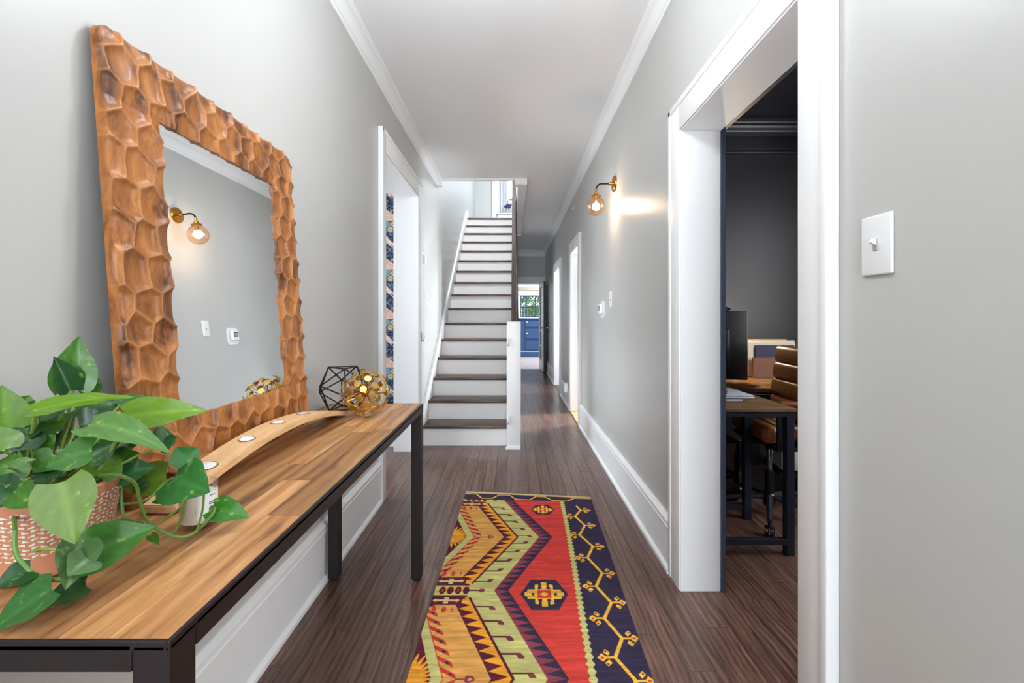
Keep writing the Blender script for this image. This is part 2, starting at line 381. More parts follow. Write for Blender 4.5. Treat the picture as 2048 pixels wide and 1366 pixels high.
# crown mouldings
def crown_prof(s):   # s=+1: mounted on a wall whose face looks towards -x ; returns (dx from the wall, dz from the ceiling)
    p = [(0, 0), (0, -.104), (.011, -.104), (.013, -.098), (.013, -.086), (.020, -.082), (.023, -.074)]
    for k in range(6):
        t = k/5*R90; p.append((.025+.030*(1-math.cos(t)), -.068+.046*math.sin(t)))
    p += [(.058, -.016), (.064, -.013), (.064, 0)]
    return p
m = MB().prism([(XL+x, ZC+z) for x, z in crown_prof(1)], 'y', YB, 5.17)
m.box(XL, XL+.072, 5.16, 5.235, ZC-.105, ZC, bevel=.006)
struct(m.build('trim_2', 'trim_paint', smooth=True, angle=35), 'white crown moulding along the left wall ending at the stairwell')
struct(MB().prism([(XR-x, ZC+z) for x, z in crown_prof(1)], 'y', YB, YE).build('trim_3', 'trim_paint', smooth=True, angle=35), 'white crown moulding along the right wall')
struct(MB().prism([(YE-x*1.2, ZC+z*1.3) for x, z in crown_prof(1)], 'x', .06, XR).build('trim_4', 'trim_paint', smooth=True, angle=35), 'white crown moulding on the end wall')

# baseboards
def base_prof(hgt=.255):
    p = [(0, 0), (.034, 0), (.034, .016), (.028, .026), (.021, .030), (.021, hgt-.055), (.026, hgt-.050), (.026, hgt-.042), (.022, hgt-.038), (.022, hgt-.030), (.026, hgt-.026), (.026, hgt-.016), (.016, hgt-.006), (.008, hgt), (0, hgt)]
    return p
def baseboard(name, label, wall, sgn, segs, hgt=.255):
    m = MB()
    for y0, y1 in segs: m.prism([(wall+sgn*x, z) for x, z in base_prof(hgt)], 'y', y0, y1)
    struct(m.build(name, 'trim_paint', smooth=True, angle=30), label)
CW = .13
baseboard('baseboard_left', 'tall white baseboard under the console table', XL, 1, [(YB, LO[0]-.088)], .272)
baseboard('baseboard_right', 'tall white baseboard along the right wall', XR, -1, [(YB, RO[0]-.112), (RO[1]+.13, RA[0]-.12), (RA[1]+.12, RB[0]-.12), (RB[1]+.12, YE)], .252)

# door casings
def cased_opening(name, label, x, s, y0, y1, zt, cw0, cw1, ch, depth, proud=.03, back=None):
    """x wall face, s=+1 hall lies towards +x"""
    d = sempty(name, label)
    f = x+s*proud
    def bx(a, b): return (min(a, b), max(a, b))
    xa, xb = bx(x, f); xc, xd = bx(x, x+s*(proud+.004))
    MB().box(xa, xb, y0-cw0, y0, 0, zt+ch, bevel=.003).box(xc, xd, y0-cw0-.001, y0-cw0+.028, 0, zt+ch, bevel=.004).build('casing', 'trim_paint', d, True)
    MB().box(xa, xb, y1, y1+cw1, 0, zt+ch, bevel=.003).box(xc, xd, y1+cw1-.028, y1+cw1+.001, 0, zt+ch, bevel=.004).build('casing', 'trim_paint', d, True)
    MB().box(xa, xb, y0, y1, zt, zt+ch, bevel=.003).box(xc, xd, y0-cw0, y1+cw1, zt+ch-.028, zt+ch+.001, bevel=.004).build('head_casing', 'trim_paint', d, True)
    xj0, xj1 = bx(x+s*(proud-.006), x-s*depth)
    MB().box(xj0, xj1, y0-.012, y0+.006, 0, zt, bevel=.002).build('jamb', 'trim_paint', d)
    MB().box(xj0, xj1, y1-.006, y1+.012, 0, zt, bevel=.002).build('jamb', 'trim_paint', d)
    MB().box(xj0, xj1, y0, y1, zt-.006, zt+.012, bevel=.002).build('head_jamb', 'trim_paint', d)
    if back:
        xk0, xk1 = bx(x-s*depth, x-s*(depth+.02))
        MB().box(xk0, xk1, y0-.13, y0+.004, 0, zt+.13).build('office_side_casing', back, d)
        MB().box(xk0, xk1, y1-.012, y1+.13, 0, zt+.13).build('office_side_casing', back, d)
        MB().box(xk0, xk1, y0, y1, zt-.004, zt+.13).build('office_side_casing', back, d)
    return d
cased_opening('door_1', 'wide white cased opening into the dark office', XR, -1, *RO, .112, .13, .135, WT, proud=.027, back='office_casing')
cased_opening('door_2', 'tall white cased opening on the left before the stairs', XL, 1, *LO, .088, .165, .145, .2, proud=.030)
dA = cased_opening('door_3', 'bright white cased doorway right of the sconce', XR, -1, *RA, .11, .11, .13, WT)
dB = cased_opening('door_4', 'far white cased doorway on the right wall', XR, -1, *RB, .11, .11, .13, WT)
MB().box(XR-.03, XR+WT-.05, RA[0], RA[1], 0, .012, bevel=.004).build('threshold', 'threshold_wood', dA)
MB().box(XR-.02, XR+WT-.05, RB[0], RB[1], 0, .010, bevel=.003).build('threshold', 'tread_wood', dB)
# end doorway casing
d5 = sempty('door_5', 'white cased doorway to the kitchen at the end of the hall')
MB().box(.0, .085, YE-.025, YE, 0, 2.03, bevel=.003).build('casing', 'trim_paint', d5); MB().box(.66, .75, YE-.025, YE, 0, 2.03, bevel=.003).build('casing', 'trim_paint', d5)
MB().box(.0, .755, YE-.028, YE, 2.03, 2.19, bevel=.003).build('head_casing', 'trim_paint', d5)
MB().box(.075, .095, YE-.01, YE+.15, 0, 2.03).build('jamb', 'trim_paint', d5); MB().box(.65, .67, YE-.01, YE+.15, 0, 2.03).build('jamb', 'trim_paint', d5); MB().box(.09, .66, YE-.01, YE+.15, 2.02, 2.04).build('head_jamb', 'trim_paint', d5)
# open glazed door leaf
d6 = sempty('door_6', 'open navy door with stacked glass panes at the end of the hall', (.645, YE-.04, 0))
MM = Matrix.Translation((.645, YE-.04, .012)) @ Matrix.Rotation(math.radians(4), 4, 'Z')
def leafbox(name, u0, u1, z0, z1, t0, t1, mat, par=d6, bev=.002):
    b = MB().box(-t1, -t0, -u1, -u0, z0, z1, bevel=bev); return b.build(name, mat, par, M=MM)
DW, DH = .80, 2.0
leafbox('stile', 0, .10, 0, DH, 0, .042, 'trim_paint'); leafbox('stile', DW-.10, DW, 0, DH, 0, .042, 'trim_paint')
leafbox('rail', .1, DW-.1, 0, .24, 0, .042, 'trim_paint'); leafbox('rail', .1, DW-.1, DH-.1, DH, 0, .042, 'trim_paint')
leafbox('latch_edge', DW, DW+.006, 0, DH, -.002, .044, 'door_navy'); leafbox('top_edge', 0, DW, DH, DH+.004, -.002, .044, 'door_navy'); leafbox('outer_face', 0, DW, 0, .24, -.004, 0, 'door_navy')
for k in range(5):
    z0 = .24+k*.332
    pane = leafbox('pane', .1, DW-.1, z0, z0+.332, .016, .022, 'dark_pane', bev=0)
    if k: leafbox('muntin', .1, DW-.1, z0-.012, z0+.012, .004, .038, 'trim_paint')
kb = MB().lathe([(0, 0), (.012, 0), (.012, .03), (.026, .04), (.028, .055), (.018, .068), (0, .07)], 16, MM @ Matrix.Translation((-.042, -DW+.06, .98)) @ Matrix.Rotation(-R90, 4, 'Y')).build('door_knob', 'chrome', d6, True)
kb = MB().lathe([(0, 0), (.012, 0), (.012, .03), (.026, .04), (.028, .055), (.018, .068), (0, .07)], 16, MM @ Matrix.Translation((0, -DW+.06, .98)) @ Matrix.Rotation(R90, 4, 'Y')).build('door_knob', 'chrome', d6, True)

# side room behind the left opening: papered wall
def colour_grid(name, mat, nx, ny, fpos, fcol, parent=None):
    U, V = np.meshgrid(np.linspace(0, 1, nx), np.linspace(0, 1, ny))
    P = fpos(U, V).reshape(-1, 3); Cc = fcol(U, V).reshape(-1, 3)
    idx = np.arange(nx*ny).reshape(ny, nx)
    q = np.stack([idx[:-1, :-1], idx[:-1, 1:], idx[1:, 1:], idx[1:, :-1]], -1).reshape(-1, 4)
    me = bpy.data.meshes.new(name)
    me.vertices.add(len(P)); me.vertices.foreach_set('co', P.astype(np.float32).ravel())
    me.loops.add(q.size); me.loops.foreach_set('vertex_index', q.astype(np.int32).ravel())
    me.polygons.add(len(q)); me.polygons.foreach_set('loop_start', np.arange(0, q.size, 4, dtype=np.int32))
    me.update(); me.validate()
    ca = me.color_attributes.new('col', 'FLOAT_COLOR', 'POINT')
    lin = np.where(Cc <= .04045, Cc/12.92, ((Cc+.055)/1.055)**2.4)
    ca.data.foreach_set('color', np.c_[lin, np.ones(len(lin))].astype(np.float32).ravel())
    o = bpy.data.objects.new(name, me); COL.objects.link(o); me.materials.append(M_[mat])
    if parent: o.parent = parent
    return o
def vnoise(x, y, seed=0):
    r = np.random.RandomState(seed); g = r.rand(64, 64)
    xi = np.floor(x).astype(int); yi = np.floor(y).astype(int); fx = x-xi; fy = y-yi
    fx = fx*fx*(3-2*fx); fy = fy*fy*(3-2*fy); G = lambda a, b: g[a % 64, b % 64]
    return (G(xi, yi)*(1-fx)+G(xi+1, yi)*fx)*(1-fy)+(G(xi, yi+1)*(1-fx)+G(xi+1, yi+1)*fx)*fy
WPX0, WPX1, WPZ0, WPZ1 = -2.2, -1.05, .2, 2.75
def wp_col(U, V):
    x = WPX0+U*(WPX1-WPX0); z = WPZ0+V*(WPZ1-WPZ0)
    P = np.zeros(U.shape+(3,)); S = lambda r, g, b: np.array((r, g, b))/255.
    P[:] = S(34, 44, 66)
    n = vnoise(x*110, z*190, 3); P[n > .66] = S(116, 130, 146)
    def tri3(px, pz, a, b, c):
        sg = lambda p, q: (px-q[0])*(p[1]-q[1])-(p[0]-q[0])*(pz-q[1])
        d1, d2, d3 = sg(a, b), sg(b, c), sg(c, a); return ~(((d1 < 0) | (d2 < 0) | (d3 < 0)) & ((d1 > 0) | (d2 > 0) | (d3 > 0)))
    cell = .46; per = .30; xq = (x+1.20)/per; row = np.floor(xq); xx = (xq-row)*per; zz = (z+.02+row*.23) % cell
    st = np.sin((xx*1.4+zz)*300+3*np.sin(xx*60)) > .35; st2 = np.sin((xx*.6-zz)*420) > .3
    f = tri3(xx, zz, (.0, .235), (.0, .31), (.17, .20)); P[f] = S(122, 164, 178); P[f & st2] = S(60, 84, 104)
    f = tri3(xx, zz, (-.02, .30), (-.02, .425), (.16, .285)); P[f] = S(222, 186, 164); P[f & st] = S(176, 132, 116)
    f = tri3(xx, zz, (-.02, .335), (.06, .40), (.12, .42)); P[f] = S(206, 172, 156); P[f & st] = S(98, 96, 106)
    for (fx, fz) in ((.045, .215), (.075, .265)):
        r2 = np.hypot(xx-fx, zz-fz); P[r2 < .034] = S(96, 138, 158); P[(r2 < .034) & st2] = S(36, 46, 70); P[r2 < .023] = S(212, 168, 104); P[r2 < .008] = S(150, 104, 62)
    f = tri3(xx, zz, (-.02, .175), (-.02, .105), (.115, .045)) | tri3(xx, zz, (-.02, .15), (.02, .08), (.10, .015)); P[f] = S(226, 206, 188); P[f & st] = S(168, 150, 146)
    f = tri3(xx, zz, (.16, .16), (.29, .23), (.26, .10)); P[f] = S(216, 182, 162); P[f & st] = S(120, 160, 176)
    return P
WPY = 4.27
struct(MB().box(-3.2, XL-.2, WPY, WPY+.12, 0, ZC).build('wall_side_room', 'wall_paint'), 'end wall of the side room under the wallpaper')
wp = colour_grid('wallpaper', 'wallpaper', 190, 420, lambda U, V: np.stack([WPX0+U*(WPX1-WPX0), np.full(U.shape, WPY-.003), WPZ0+V*(WPZ1-WPZ0)], -1), wp_col)
tag(wp, 'navy wallpaper with peach birds seen through the left opening', 'wallpaper', kind='structure')
struct(MB().box(-3.2, XL-.2, WPY-.02, WPY, 0, .2, bevel=.004).build('baseboard_side_room', 'trim_paint'), 'white baseboard under the navy wallpaper')
m = MB(); m.box(-3.3, -3.2, .3, 4.4, 0, ZC); m.box(-3.2, XL-.2, .3, .4, 0, ZC)
struct(m.build('wall_side_room_outer', 'wall_paint'), 'outer walls of the side room')
struct(MB().box(-3.2, XL-.2, .3, 4.4, ZC, ZC+.1).build('ceiling_side_room', 'ceiling_paint'), 'ceiling of the side room')

m = MB(); m.box(2.7, 2.8, 4.2, 9.6, 0, ZC); m.box(XR+WT, 2.7, 4.1, 4.2, 0, ZC); m.box(XR+WT, 2.7, 9.6, 9.7, 0, ZC); m.box(XR+WT, 2.7, 6.5, 6.6, 0, ZC)
struct(m.build('wall_back_rooms', 'room_paint'), 'grey walls of the rooms behind the right doorways')
struct(MB().box(XR+WT, 2.7, 4.1, 9.7, ZC, ZC+.1).build('ceiling_back_rooms', 'room_paint'), 'ceiling of the rooms behind the right doorways')
struct(MB().box(XR+WT-.05, 2.7, 4.1, 9.7, -.06, 0).build('floor_back_rooms', 'threshold_wood'), 'light wooden floor of the rooms behind the right doorways')
# ------------------------------------------------------------------ office shell
OY = 3.75
m = MB(); m.box(XR+WT, 3.0, OY, OY+.1, 0, ZC); m.box(2.95, 3.05, .3, OY, 0, ZC); m.box(XR+WT, 3.0, .2, .3, 0, ZC); m.box(XR+WT-.001, XR+WT+.006, RO[1]+.1, OY, 0, ZC); m.box(XR+WT-.001, XR+WT+.006, .3, RO[0]-.1, 0, ZC); m.box(XR+WT-.001, XR+WT+.006, RO[0]-.1, RO[1]+.1, RO[2]+.12, ZC)
struct(m.build('wall_office', 'office_paint'), 'charcoal painted walls of the office')
struct(MB().box(XR+WT, 3.0, .2, OY, ZC, ZC+.1).build('ceiling_office', 'office_trim'), 'black painted office ceiling')
m = MB().prism([(OY-x*1.1, ZC+z) for x, z in crown_prof(1)], 'x', XR+WT, 2.95); m.box(XR+WT, 2.95, OY-.012, OY, 2.575, 2.70, bevel=.003); m.box(XR+WT, 2.95, OY-.045, OY, 2.545, 2.575, bevel=.006)
struct(m.build('trim_5', 'office_trim', smooth=True, angle=35), 'black crown moulding and picture rail in the office')
struct(MB().box(XR+WT, 2.95, OY-.02, OY, 0, .2, bevel=.004).build('baseboard_office', 'office_trim'), 'black office baseboard')

# ------------------------------------------------------------------ kitchen and outside
KY = 14.45
kx0, kx1, kz0, kz1 = .22, .86, 1.24, 1.93
m = MB(); m.box(-.8, kx0, KY, KY+.15, 0, 2.9); m.box(kx1, 2.6, KY, KY+.15, 0, 2.9); m.box(kx0, kx1, KY, KY+.15, 0, kz0); m.box(kx0, kx1, KY, KY+.15, kz1, 2.9)
m.box(-.9, -.8, YE+.14, KY+.15, 0, 2.9); m.box(2.6, 2.7, YE+.14, KY+.15, 0, 2.9)
struct(m.build('wall_kitchen', 'trim_paint'), 'white kitchen walls around the garden window')
struct(MB().box(-.8, 2.6, YE+.14, KY, 2.8, 2.9).build('ceiling_kitchen', 'ceiling_paint'), 'kitchen ceiling')
wk = sempty('window_1', 'dark framed kitchen window with six panes looking on the garden', (kx0, KY, kz0))
m = MB()
MB().box(kx0-.06, kx1+.06, KY-.03, KY, kz1, kz1+.13).build('window_head', 'trim_paint', wk)
MB().box(kx0-.06, kx1+.06, KY-.05, KY, kz1+.17, kz1+.27).build('pelmet', 'plaid_fabric', wk)
MB().box(kx0-.04, kx1+.04, KY-.06, KY+.02, kz0-.03, kz0).build('window_sill', 'trim_paint', wk)
xs_ = [kx0, kx0+.16, kx0+.46, kx1]
for x in (kx0, kx0+.16, kx0+.46, kx1-.03): MB().box(x, x+(.045 if x == kx0+.16 else .03), KY+.02, KY+.06, kz0, kz1).build('mullion', 'kitchen_blue_dark', wk)
for z in (kz0, kz0+.30, kz1-.035): MB().box(kx0, kx1, KY+.025, KY+.055, z, z+.03).build('muntin', 'kitchen_blue_dark', wk)
for i in range(3):
    for z0, z1 in ((kz0, kz0+.31), (kz0+.32, kz1)): MB().box(xs_[i]+.01, xs_[i+1], KY+.038, KY+.042, z0, z1).build('pane', 'clear_glass', wk)
kc = thing('kitchen_cabinet', 'blue painted kitchen cabinet with drawers under the window', 'cabinet', (.5, 14.2, 0))
MB().box(.1, 1.2, 14.2, KY, .0, 1.17, bevel=.004).build('body', 'kitchen_blue', kc); MB().box(.08, 1.22, 14.16, KY, 1.17, 1.205, bevel=.005).build('countertop', 'kitchen_blue_dark', kc)
MB().box(.1, 1.2, 14.17, 14.2, 0, .16, bevel=.004).build('plinth', 'kitchen_blue', kc); MB().box(.1, 1.2, 14.175, 14.2, .16, .19, bevel=.004).build('plinth_cap', 'laptop_grey', kc)
for z0, z1, zk in ((.93, 1.12, 1.09), (.57, .88, .73), (.22, .52, .45)):
    dr = MB().box(.36, .98, 14.178, 14.2, z0, z1, bevel=.006).build('drawer', 'kitchen_blue', kc)
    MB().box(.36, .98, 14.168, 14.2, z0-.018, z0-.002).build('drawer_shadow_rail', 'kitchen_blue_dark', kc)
    if zk > .5: MB().ball((.42, 14.165, zk), .022, 2).build('knob', 'white_plastic', dr, True)
gr = MB().box(-6, 8, KY+.2, 26, -.4, -.3).build('garden_ground', 'shrub_leaf'); struct(gr, 'garden ground outside the kitchen window')
tag(MB().box(-2, 4, 19, 19.3, -.3, 1.75, bevel=.02).build('garden_wall', 'stone_grey'), 'grey stone garden wall behind the kitchen window', 'garden wall')
sh = thing('shrub', 'green leafy shrub outside the kitchen window', 'shrub', (.75, 17.6, -.3))
r_ = random.Random(4); bm = bmesh.new()
for k in range(900):
    a, e, rr = r_.uniform(0, 6.28), r_.uniform(-.9, 1.5), r_.uniform(.35, .62)
    c = Vector((.72+math.cos(a)*math.cos(e)*rr*1.1, 17.6+math.sin(a)*math.cos(e)*rr, 1.75+math.sin(e)*rr))
    dx = Vector((r_.gauss(0, 1), r_.gauss(0, 1), r_.gauss(0, 1))).normalized()*.07; dy = dx.cross(Vector((r_.gauss(0, 1), r_.gauss(0, 1), 1))).normalized()*.035
    bm.faces.new([bm.verts.new(c-dx), bm.verts.new(c+dy), bm.verts.new(c+dx), bm.verts.new(c-dy)])
fo_ = mkobj('foliage', bm, 'shrub_leaf', sh); fo_['kind'] = 'stuff'
MB().tube([(.75, 17.6, -.3), (.74, 17.6, .6), (.72, 17.6, 1.5)], [.05, .04, .03]).build('trunk', 'walnut_ball', sh)

# ------------------------------------------------------------------ upstairs seen through the stairwell
m = MB(); m.box(-1.1, 1.6, 10.5, 10.62, ZU, 5.4); m.box(1.5, 1.6, 4.0, 10.5, ZU, 5.4); m.box(-1.1, 1.6, 3.9, 4.0, ZU, 5.4)
struct(m.build('wall_upstairs', 'wall_paint'), 'grey beige landing wall at the top of the stairs')
struct(MB().box(-1.1, 1.6, 3.9, 10.6, 5.4, 5.5).build('ceiling_upstairs', 'ceiling_paint'), 'ceiling of the upstairs landing')
struct(MB().box(XR-.6, 1.6, 3.9, 10.6, ZU-.02, ZU).build('floor_upstairs', 'floor_wood'), 'upstairs landing floor')
wu = sempty('window_2', 'white framed landing window at the top of the stairs', (-.05, 10.5, 4.0))
MB().box(-.485, -.36, 10.46, 10.5, ZU, 5.2, bevel=.006).build('casing', 'trim_paint', wu); MB().box(-.36, -.30, 10.475, 10.5, ZU, 5.2, bevel=.006).build('casing', 'trim_paint', wu)
MB().box(-.14, -.10, 10.44, 10.5, 3.9, 5.2, bevel=.004).build('window_frame', 'trim_paint', wu); MB().box(-.14, .5, 10.43, 10.5, 3.94, 4.0, bevel=.004).build('window_sill', 'trim_paint', wu); MB().box(-.12, .5, 10.45, 10.5, 3.84, 3.9, bevel=.004).build('apron', 'trim_paint', wu)
simple('sky_pane', (1, 1, 1, 1), rough=.1, emit=(.86, .93, 1, 1), es=1.6)
MB().box(-.10, .4, 10.485, 10.495, 4.0, 5.1).build('pane', 'sky_pane', wu); MB().box(-.10, .4, 10.47, 10.49, 4.30, 4.33).build('muntin', 'trim_paint', wu)
cu = thing('curtain', 'pale hanging curtain beside the landing window', 'curtain', (-.22, 10.42, 3.2))
pts = [(-.31+.17*k/24, 10.44+.02*math.sin(k*1.4)) for k in range(25)]
m = MB().prism(pts+[(x, y+.008) for x, y in pts[::-1]], 'z', 3.2, 5.2); m.build('cloth', 'curtain', cu, True)
rc = thing('radiator_cover', 'low white cabinet on the landing under the window', 'cabinet', (-.18, 10.3, ZU))
MB().box(-.36, .02, 10.2, 10.4, ZU, 3.53, bevel=.004).build('body', 'trim_paint', rc); MB().box(-.39, .05, 10.17, 10.4, 3.53, 3.56, bevel=.005).build('top', 'trim_paint', rc)
va = thing('flower_vase', 'small clear vase with navy flowers on the landing cabinet', 'vase', (-.135, 10.28, 3.56))
MB().lathe([(0, 0), (.03, 0), (.034, .04), (.026, .09), (.032, .12), (.03, .12), (.024, .09), (.031, .04), (0, .006)], 16, Matrix.Translation((-.135, 10.28, 3.561))).build('vase', 'clear_glass', va, True)
for k, (dx, dz) in enumerate(((0, .2), (-.05, .17), (.04, .15), (-.02, .15), (.06, .19))):
    MB().tube([(-.135, 10.28, 3.57), (-.135+dx*.5, 10.28, 3.57+dz*.6), (-.135+dx, 10.28, 3.56+dz)], .004, 5).build('stem', 'flower_stem', va)
    MB().ball((-.135+dx, 10.28, 3.56+dz), .034, 2, (1, .8, .8)).build('flower', 'flower_navy', va)

# ------------------------------------------------------------------ staircase
st = thing('staircase', 'straight white staircase with dark wooden treads and box newel', 'staircase', (-.42, 4.27, 0))
SXL, SXR = XL+.03, .03
for i in range(1, NST+1):
    yn = Y0+GO*i; z = RISE*i; last = i == NST
    MB().box(SXL, SXR, yn+.025, yn+.043, z-RISE, z-.028).build('riser', 'stair_white', st)
    MB().box(SXL-.004, SXR, yn, yn+(GO+.03 if not last else .12), z-.028, z, bevel=.007).build('tread', 'tread_wood', st, True)
MB().box(SXL, .15, Y0+GO*NST+.05, 10.5, ZU-.02, ZU-.002).build('landing', 'floor_wood', st)
def nose(y): return RISE*(y-Y0)/GO
yt = Y0+GO*NST
MB().prism([(4.29, 0), (4.29, nose(4.29)+.09), (yt+.02, nose(yt)+.15), (yt+.25, nose(yt)+.15), (yt+.25, nose(yt)-.2), (4.75, 0)], 'x', XL, SXL, bevel=.004).build('skirt_board', 'trim_paint', st)
MB().prism([(4.29, 0), (4.29, nose(4.29)-.02), (yt+.05, nose(yt)-.02), (yt+.05, 0)], 'x', .03, .06, bevel=.003).build('side_panel', 'trim_paint', st)
nw = MB().box(-.062, .066, 4.165, 4.285, 0, 1.172, bevel=.004).build('newel_post', 'trim_paint', st, True)
MB().box(-.072, .066, 4.155, 4.165, 0, .03, bevel=.003).build('newel_shoe', 'trim_paint', nw)
for zc in (.985, .27):
    MB().box(-.058, -.042, 4.152, 4.166, zc-.04, zc+.04, bevel=.004).box(-.056, -.044, 4.142, 4.156, zc-.018, zc+.006, bevel=.003).build('gate_latch', 'white_plastic', nw, True)
    MB().box(-.0545, -.0455, 4.140, 4.1425, zc-.035, zc-.022).build('latch_screw', 'grey_plastic', nw)
def railpt(y): return (.008, y, nose(y)+.86)
pr = [(-.024, -.03), (.024, -.03), (.030, -.01), (.030, .012), (.020, .026), (-.020, .026), (-.030, .012), (-.030, -.01)]
b = bmesh.new(); ya, yb = 4.25, yt+.05
A = [b.verts.new((.008+x, ya, railpt(ya)[2]+z)) for x, z in pr]; B = [b.verts.new((.008+x, yb, railpt(yb)[2]+z)) for x, z in pr]
b.faces.new(A); b.faces.new(B[::-1])
for k in range(8): b.faces.new((A[k], B[k], B[(k+1) % 8], A[(k+1) % 8]))
bmesh.ops.recalc_face_normals(b, faces=b.faces[:]); mkobj('handrail', b, 'rail_wood', st, True)
for i in range(2, NST+1):
    for q in (.08, .215):
        y = Y0+GO*i+q-.02; MB().tube([(.044, y, RISE*i), (.044, y, RISE*i+.45), (.036, y, nose(y)+.835)], [.011, .013, .010], 6).build('baluster', 'black_wire', st)

# ------------------------------------------------------------------ runner rug
def rug_geo(U, V):
    v = -.02+V*2.72
    XLf = lambda Y: -.352+(Y-1.498)*(.027/1.618); XRf = lambda Y: .459+(Y-1.498)*(.053/1.519)
    Y = 3.06-v+.05*(1-2*U)*np.exp(-np.clip(v, 0, 9)/.22)
    X = XLf(Y)+U*(XRf(Y)-XLf(Y))
    return np.stack([X, Y, .007+.0008*np.sin(V*19+U*3)], -1)
def rug_col(U, V):
    S = lambda r, g, b: np.array((r, g, b))/255.
    NAVY, RED, GREEN, ORANGE, TAN, MAROON, PURPLE, YEL, CREAM = S(52, 45, 66), S(192, 62, 54), S(186, 180, 112), S(226, 152, 48), S(206, 150, 78), S(88, 34, 46), S(132, 60, 72), S(226, 170, 62), S(222, 196, 136)
    u = U; v = -.02+V*2.72; W = .825; P = np.zeros(U.shape+(3,)); P[:] = RED
    per = .976; hp = per/2
    tri = lambda x: np.abs((x % 1)-.5)*2
    s = np.abs(((v-.585+hp) % per)-hp)/hp              # 0 at the points, 1 at the waists
    c = np.abs(((v-1.073+hp) % per)-hp)                # distance from the waists
    sg = np.where((((v-.585+hp) % per)-hp) < 0, -1, 1)  # above / below the point
    o, i_, mm = .66-.268*s, .572-.255*s, .44-.268*s
    P[u < o] = NAVY
    P[u < (o+i_)/2+(tri(v/.040)-.5)*.075] = PURPLE
    P[u < i_] = GREEN
    # hooked bars in the green band
    k = np.round((v-.04)/.088); dv = v-.04-k*.088
    mk = mm+.268*(np.abs(dv)/hp)*0
    bar = (np.abs(dv) < .0042) & (u > mm-.01) & (u < mm+.088) & (c > .05); P[bar] = MAROON
    dv2 = dv*sg
    hook = (u > mm+.062) & (u < mm+.092) & (dv2 > -.022) & (dv2 < .004) & (np.abs(u-mm-.077)*W < .004+.014*(1-np.abs(dv2+.012)/.016)) & (c > .05); P[hook] = PURPLE*.85
    # saw toothed orange / maroon band
    P[(u < mm) & (c > .05)] = MAROON
    in_ = (c > .05)
    P[(u < mm-.014) & in_] = ORANGE
    P[(u < mm-.058+(tri(v/.047)-.5)*.07) & in_] = MAROON
    mt = mm-.098
    P[(u < mt) & in_] = TAN
    # small red hooks on the tan field
    hk = .197-.226*s
    d_ = (u-(hk-.022))*W; t_ = (v/.052) % 1
    sh_ = (np.abs(d_) < .022) & (np.abs(t_-.5+d_*14*sg) < .24) & in_; P[sh_] = RED*.92
    P[(np.abs(d_-.006) < .006) & (np.abs(t_-.62) < .11) & in_] = NAVY
    P[(u < hk-.048) & in_] = RED*.95
    P[(u < hk-.053) & in_] = GREEN
    P[(u < hk-.098) & in_] = MAROON
    vd = ((v-.585+hp) % per)-hp; ang = np.arctan2(vd, u*W+1e-6); rr = np.hypot(u*W, vd*.8)
    P[(rr < .052+.045*tri(ang/(2*math.pi)*26)) & (u < hk-.098)] = ORANGE
    # little fork at the point
    P[(np.abs(vd) < .004) & (u > hk) & (u < hk+.055)] = PURPLE
    P[(np.abs(np.hypot((u-hk-.06)*W, vd)-.012) < .005)] = PURPLE
    # waists
    wst = u < .175+.20*np.clip((.1-c)/.1, 0, 1)*.35
    b1 = (c < .10) & (u < .176-.02*(c > .05)); P[b1] = MAROON
    t1 = (u % .30)-.075
    cr = (c > .045) & (c < .095) & (u < .15); dc = c-.07
    P[cr & ((np.abs(t1*W) < .010) | ((np.abs(dc) < .006) & (np.abs(t1*W) < .045)) | (np.abs(np.abs(t1*W)-.045)+np.abs(dc)*1.2 < .014)) & (np.abs(dc) < .021)] = CREAM*.9
    P[(c < .042) & (u < .19)] = GREEN
    P[(np.abs(c-.040) < .0045) & (u < .18)] = MAROON
    dia = (c < .026) & (u < .185) & (u > .02); tt = np.abs(((u-.02)/.042 % 1)-.5)*.042*W*2
    P[dia & (tt < .034-c*.75)] = MAROON; k2 = np.floor((u-.02)/.042).astype(int); P[dia & (tt+c*.9 < .012) & (k2 % 2 == 0)] = RED
    P[dia & (tt > .030-c*.2)] = YEL
    P[(c < .005) & (u > .18) & (u < .245)] = MAROON; P[np.hypot((u-.25)*W, c) < .014] = PURPLE
    rowr = (c > .112) & (c < .15) & (u < .12); P[rowr & (np.abs(((u/.05) % 1)-.5) < .27-np.abs(c-.131)*8)] = RED
    # medallions on the red field
    for (mu, mv, hu, hv) in ((.612, .226, .088, .070), (.582, 1.098, .126, .106), (.60, 1.98, .11, .1)):
        du = (u-mu)/hu; dm = (v-mv)/hv
        hx = (np.abs(dm) < 1) & (np.abs(du)+.45*np.abs(dm) < 1) & (u > o); P[hx] = NAVY
        a = np.abs(du)/.82; b = np.abs(dm)/.80
        core = (a+b < .62) | ((np.abs(a-.38) < .10) & (b < .95-a*.35)) | ((np.abs(b-.30) < .10) & (a < .95-b*.3)) | ((a < .16) & (b < 1)) | ((b < .16) & (a < 1))
        hole = ((np.abs(a-.22) < .09) & (np.abs(b-.5) < .09)) | ((np.abs(a-.58) < .07) & (b < .10)) | ((np.abs(a-.62) < .08) & (np.abs(b-.5) < .1))
        P[hx & core & ~hole] = YEL; P[hx & (((a < .34) & (b < .34) & (a+b > .22)))] = RED
    # toothed green line
    zg = .764+.006*np.sin(v*3); P[u > zg] = NAVY
    P[np.abs(u-zg) < .008+.012*tri(v/.034)] = GREEN
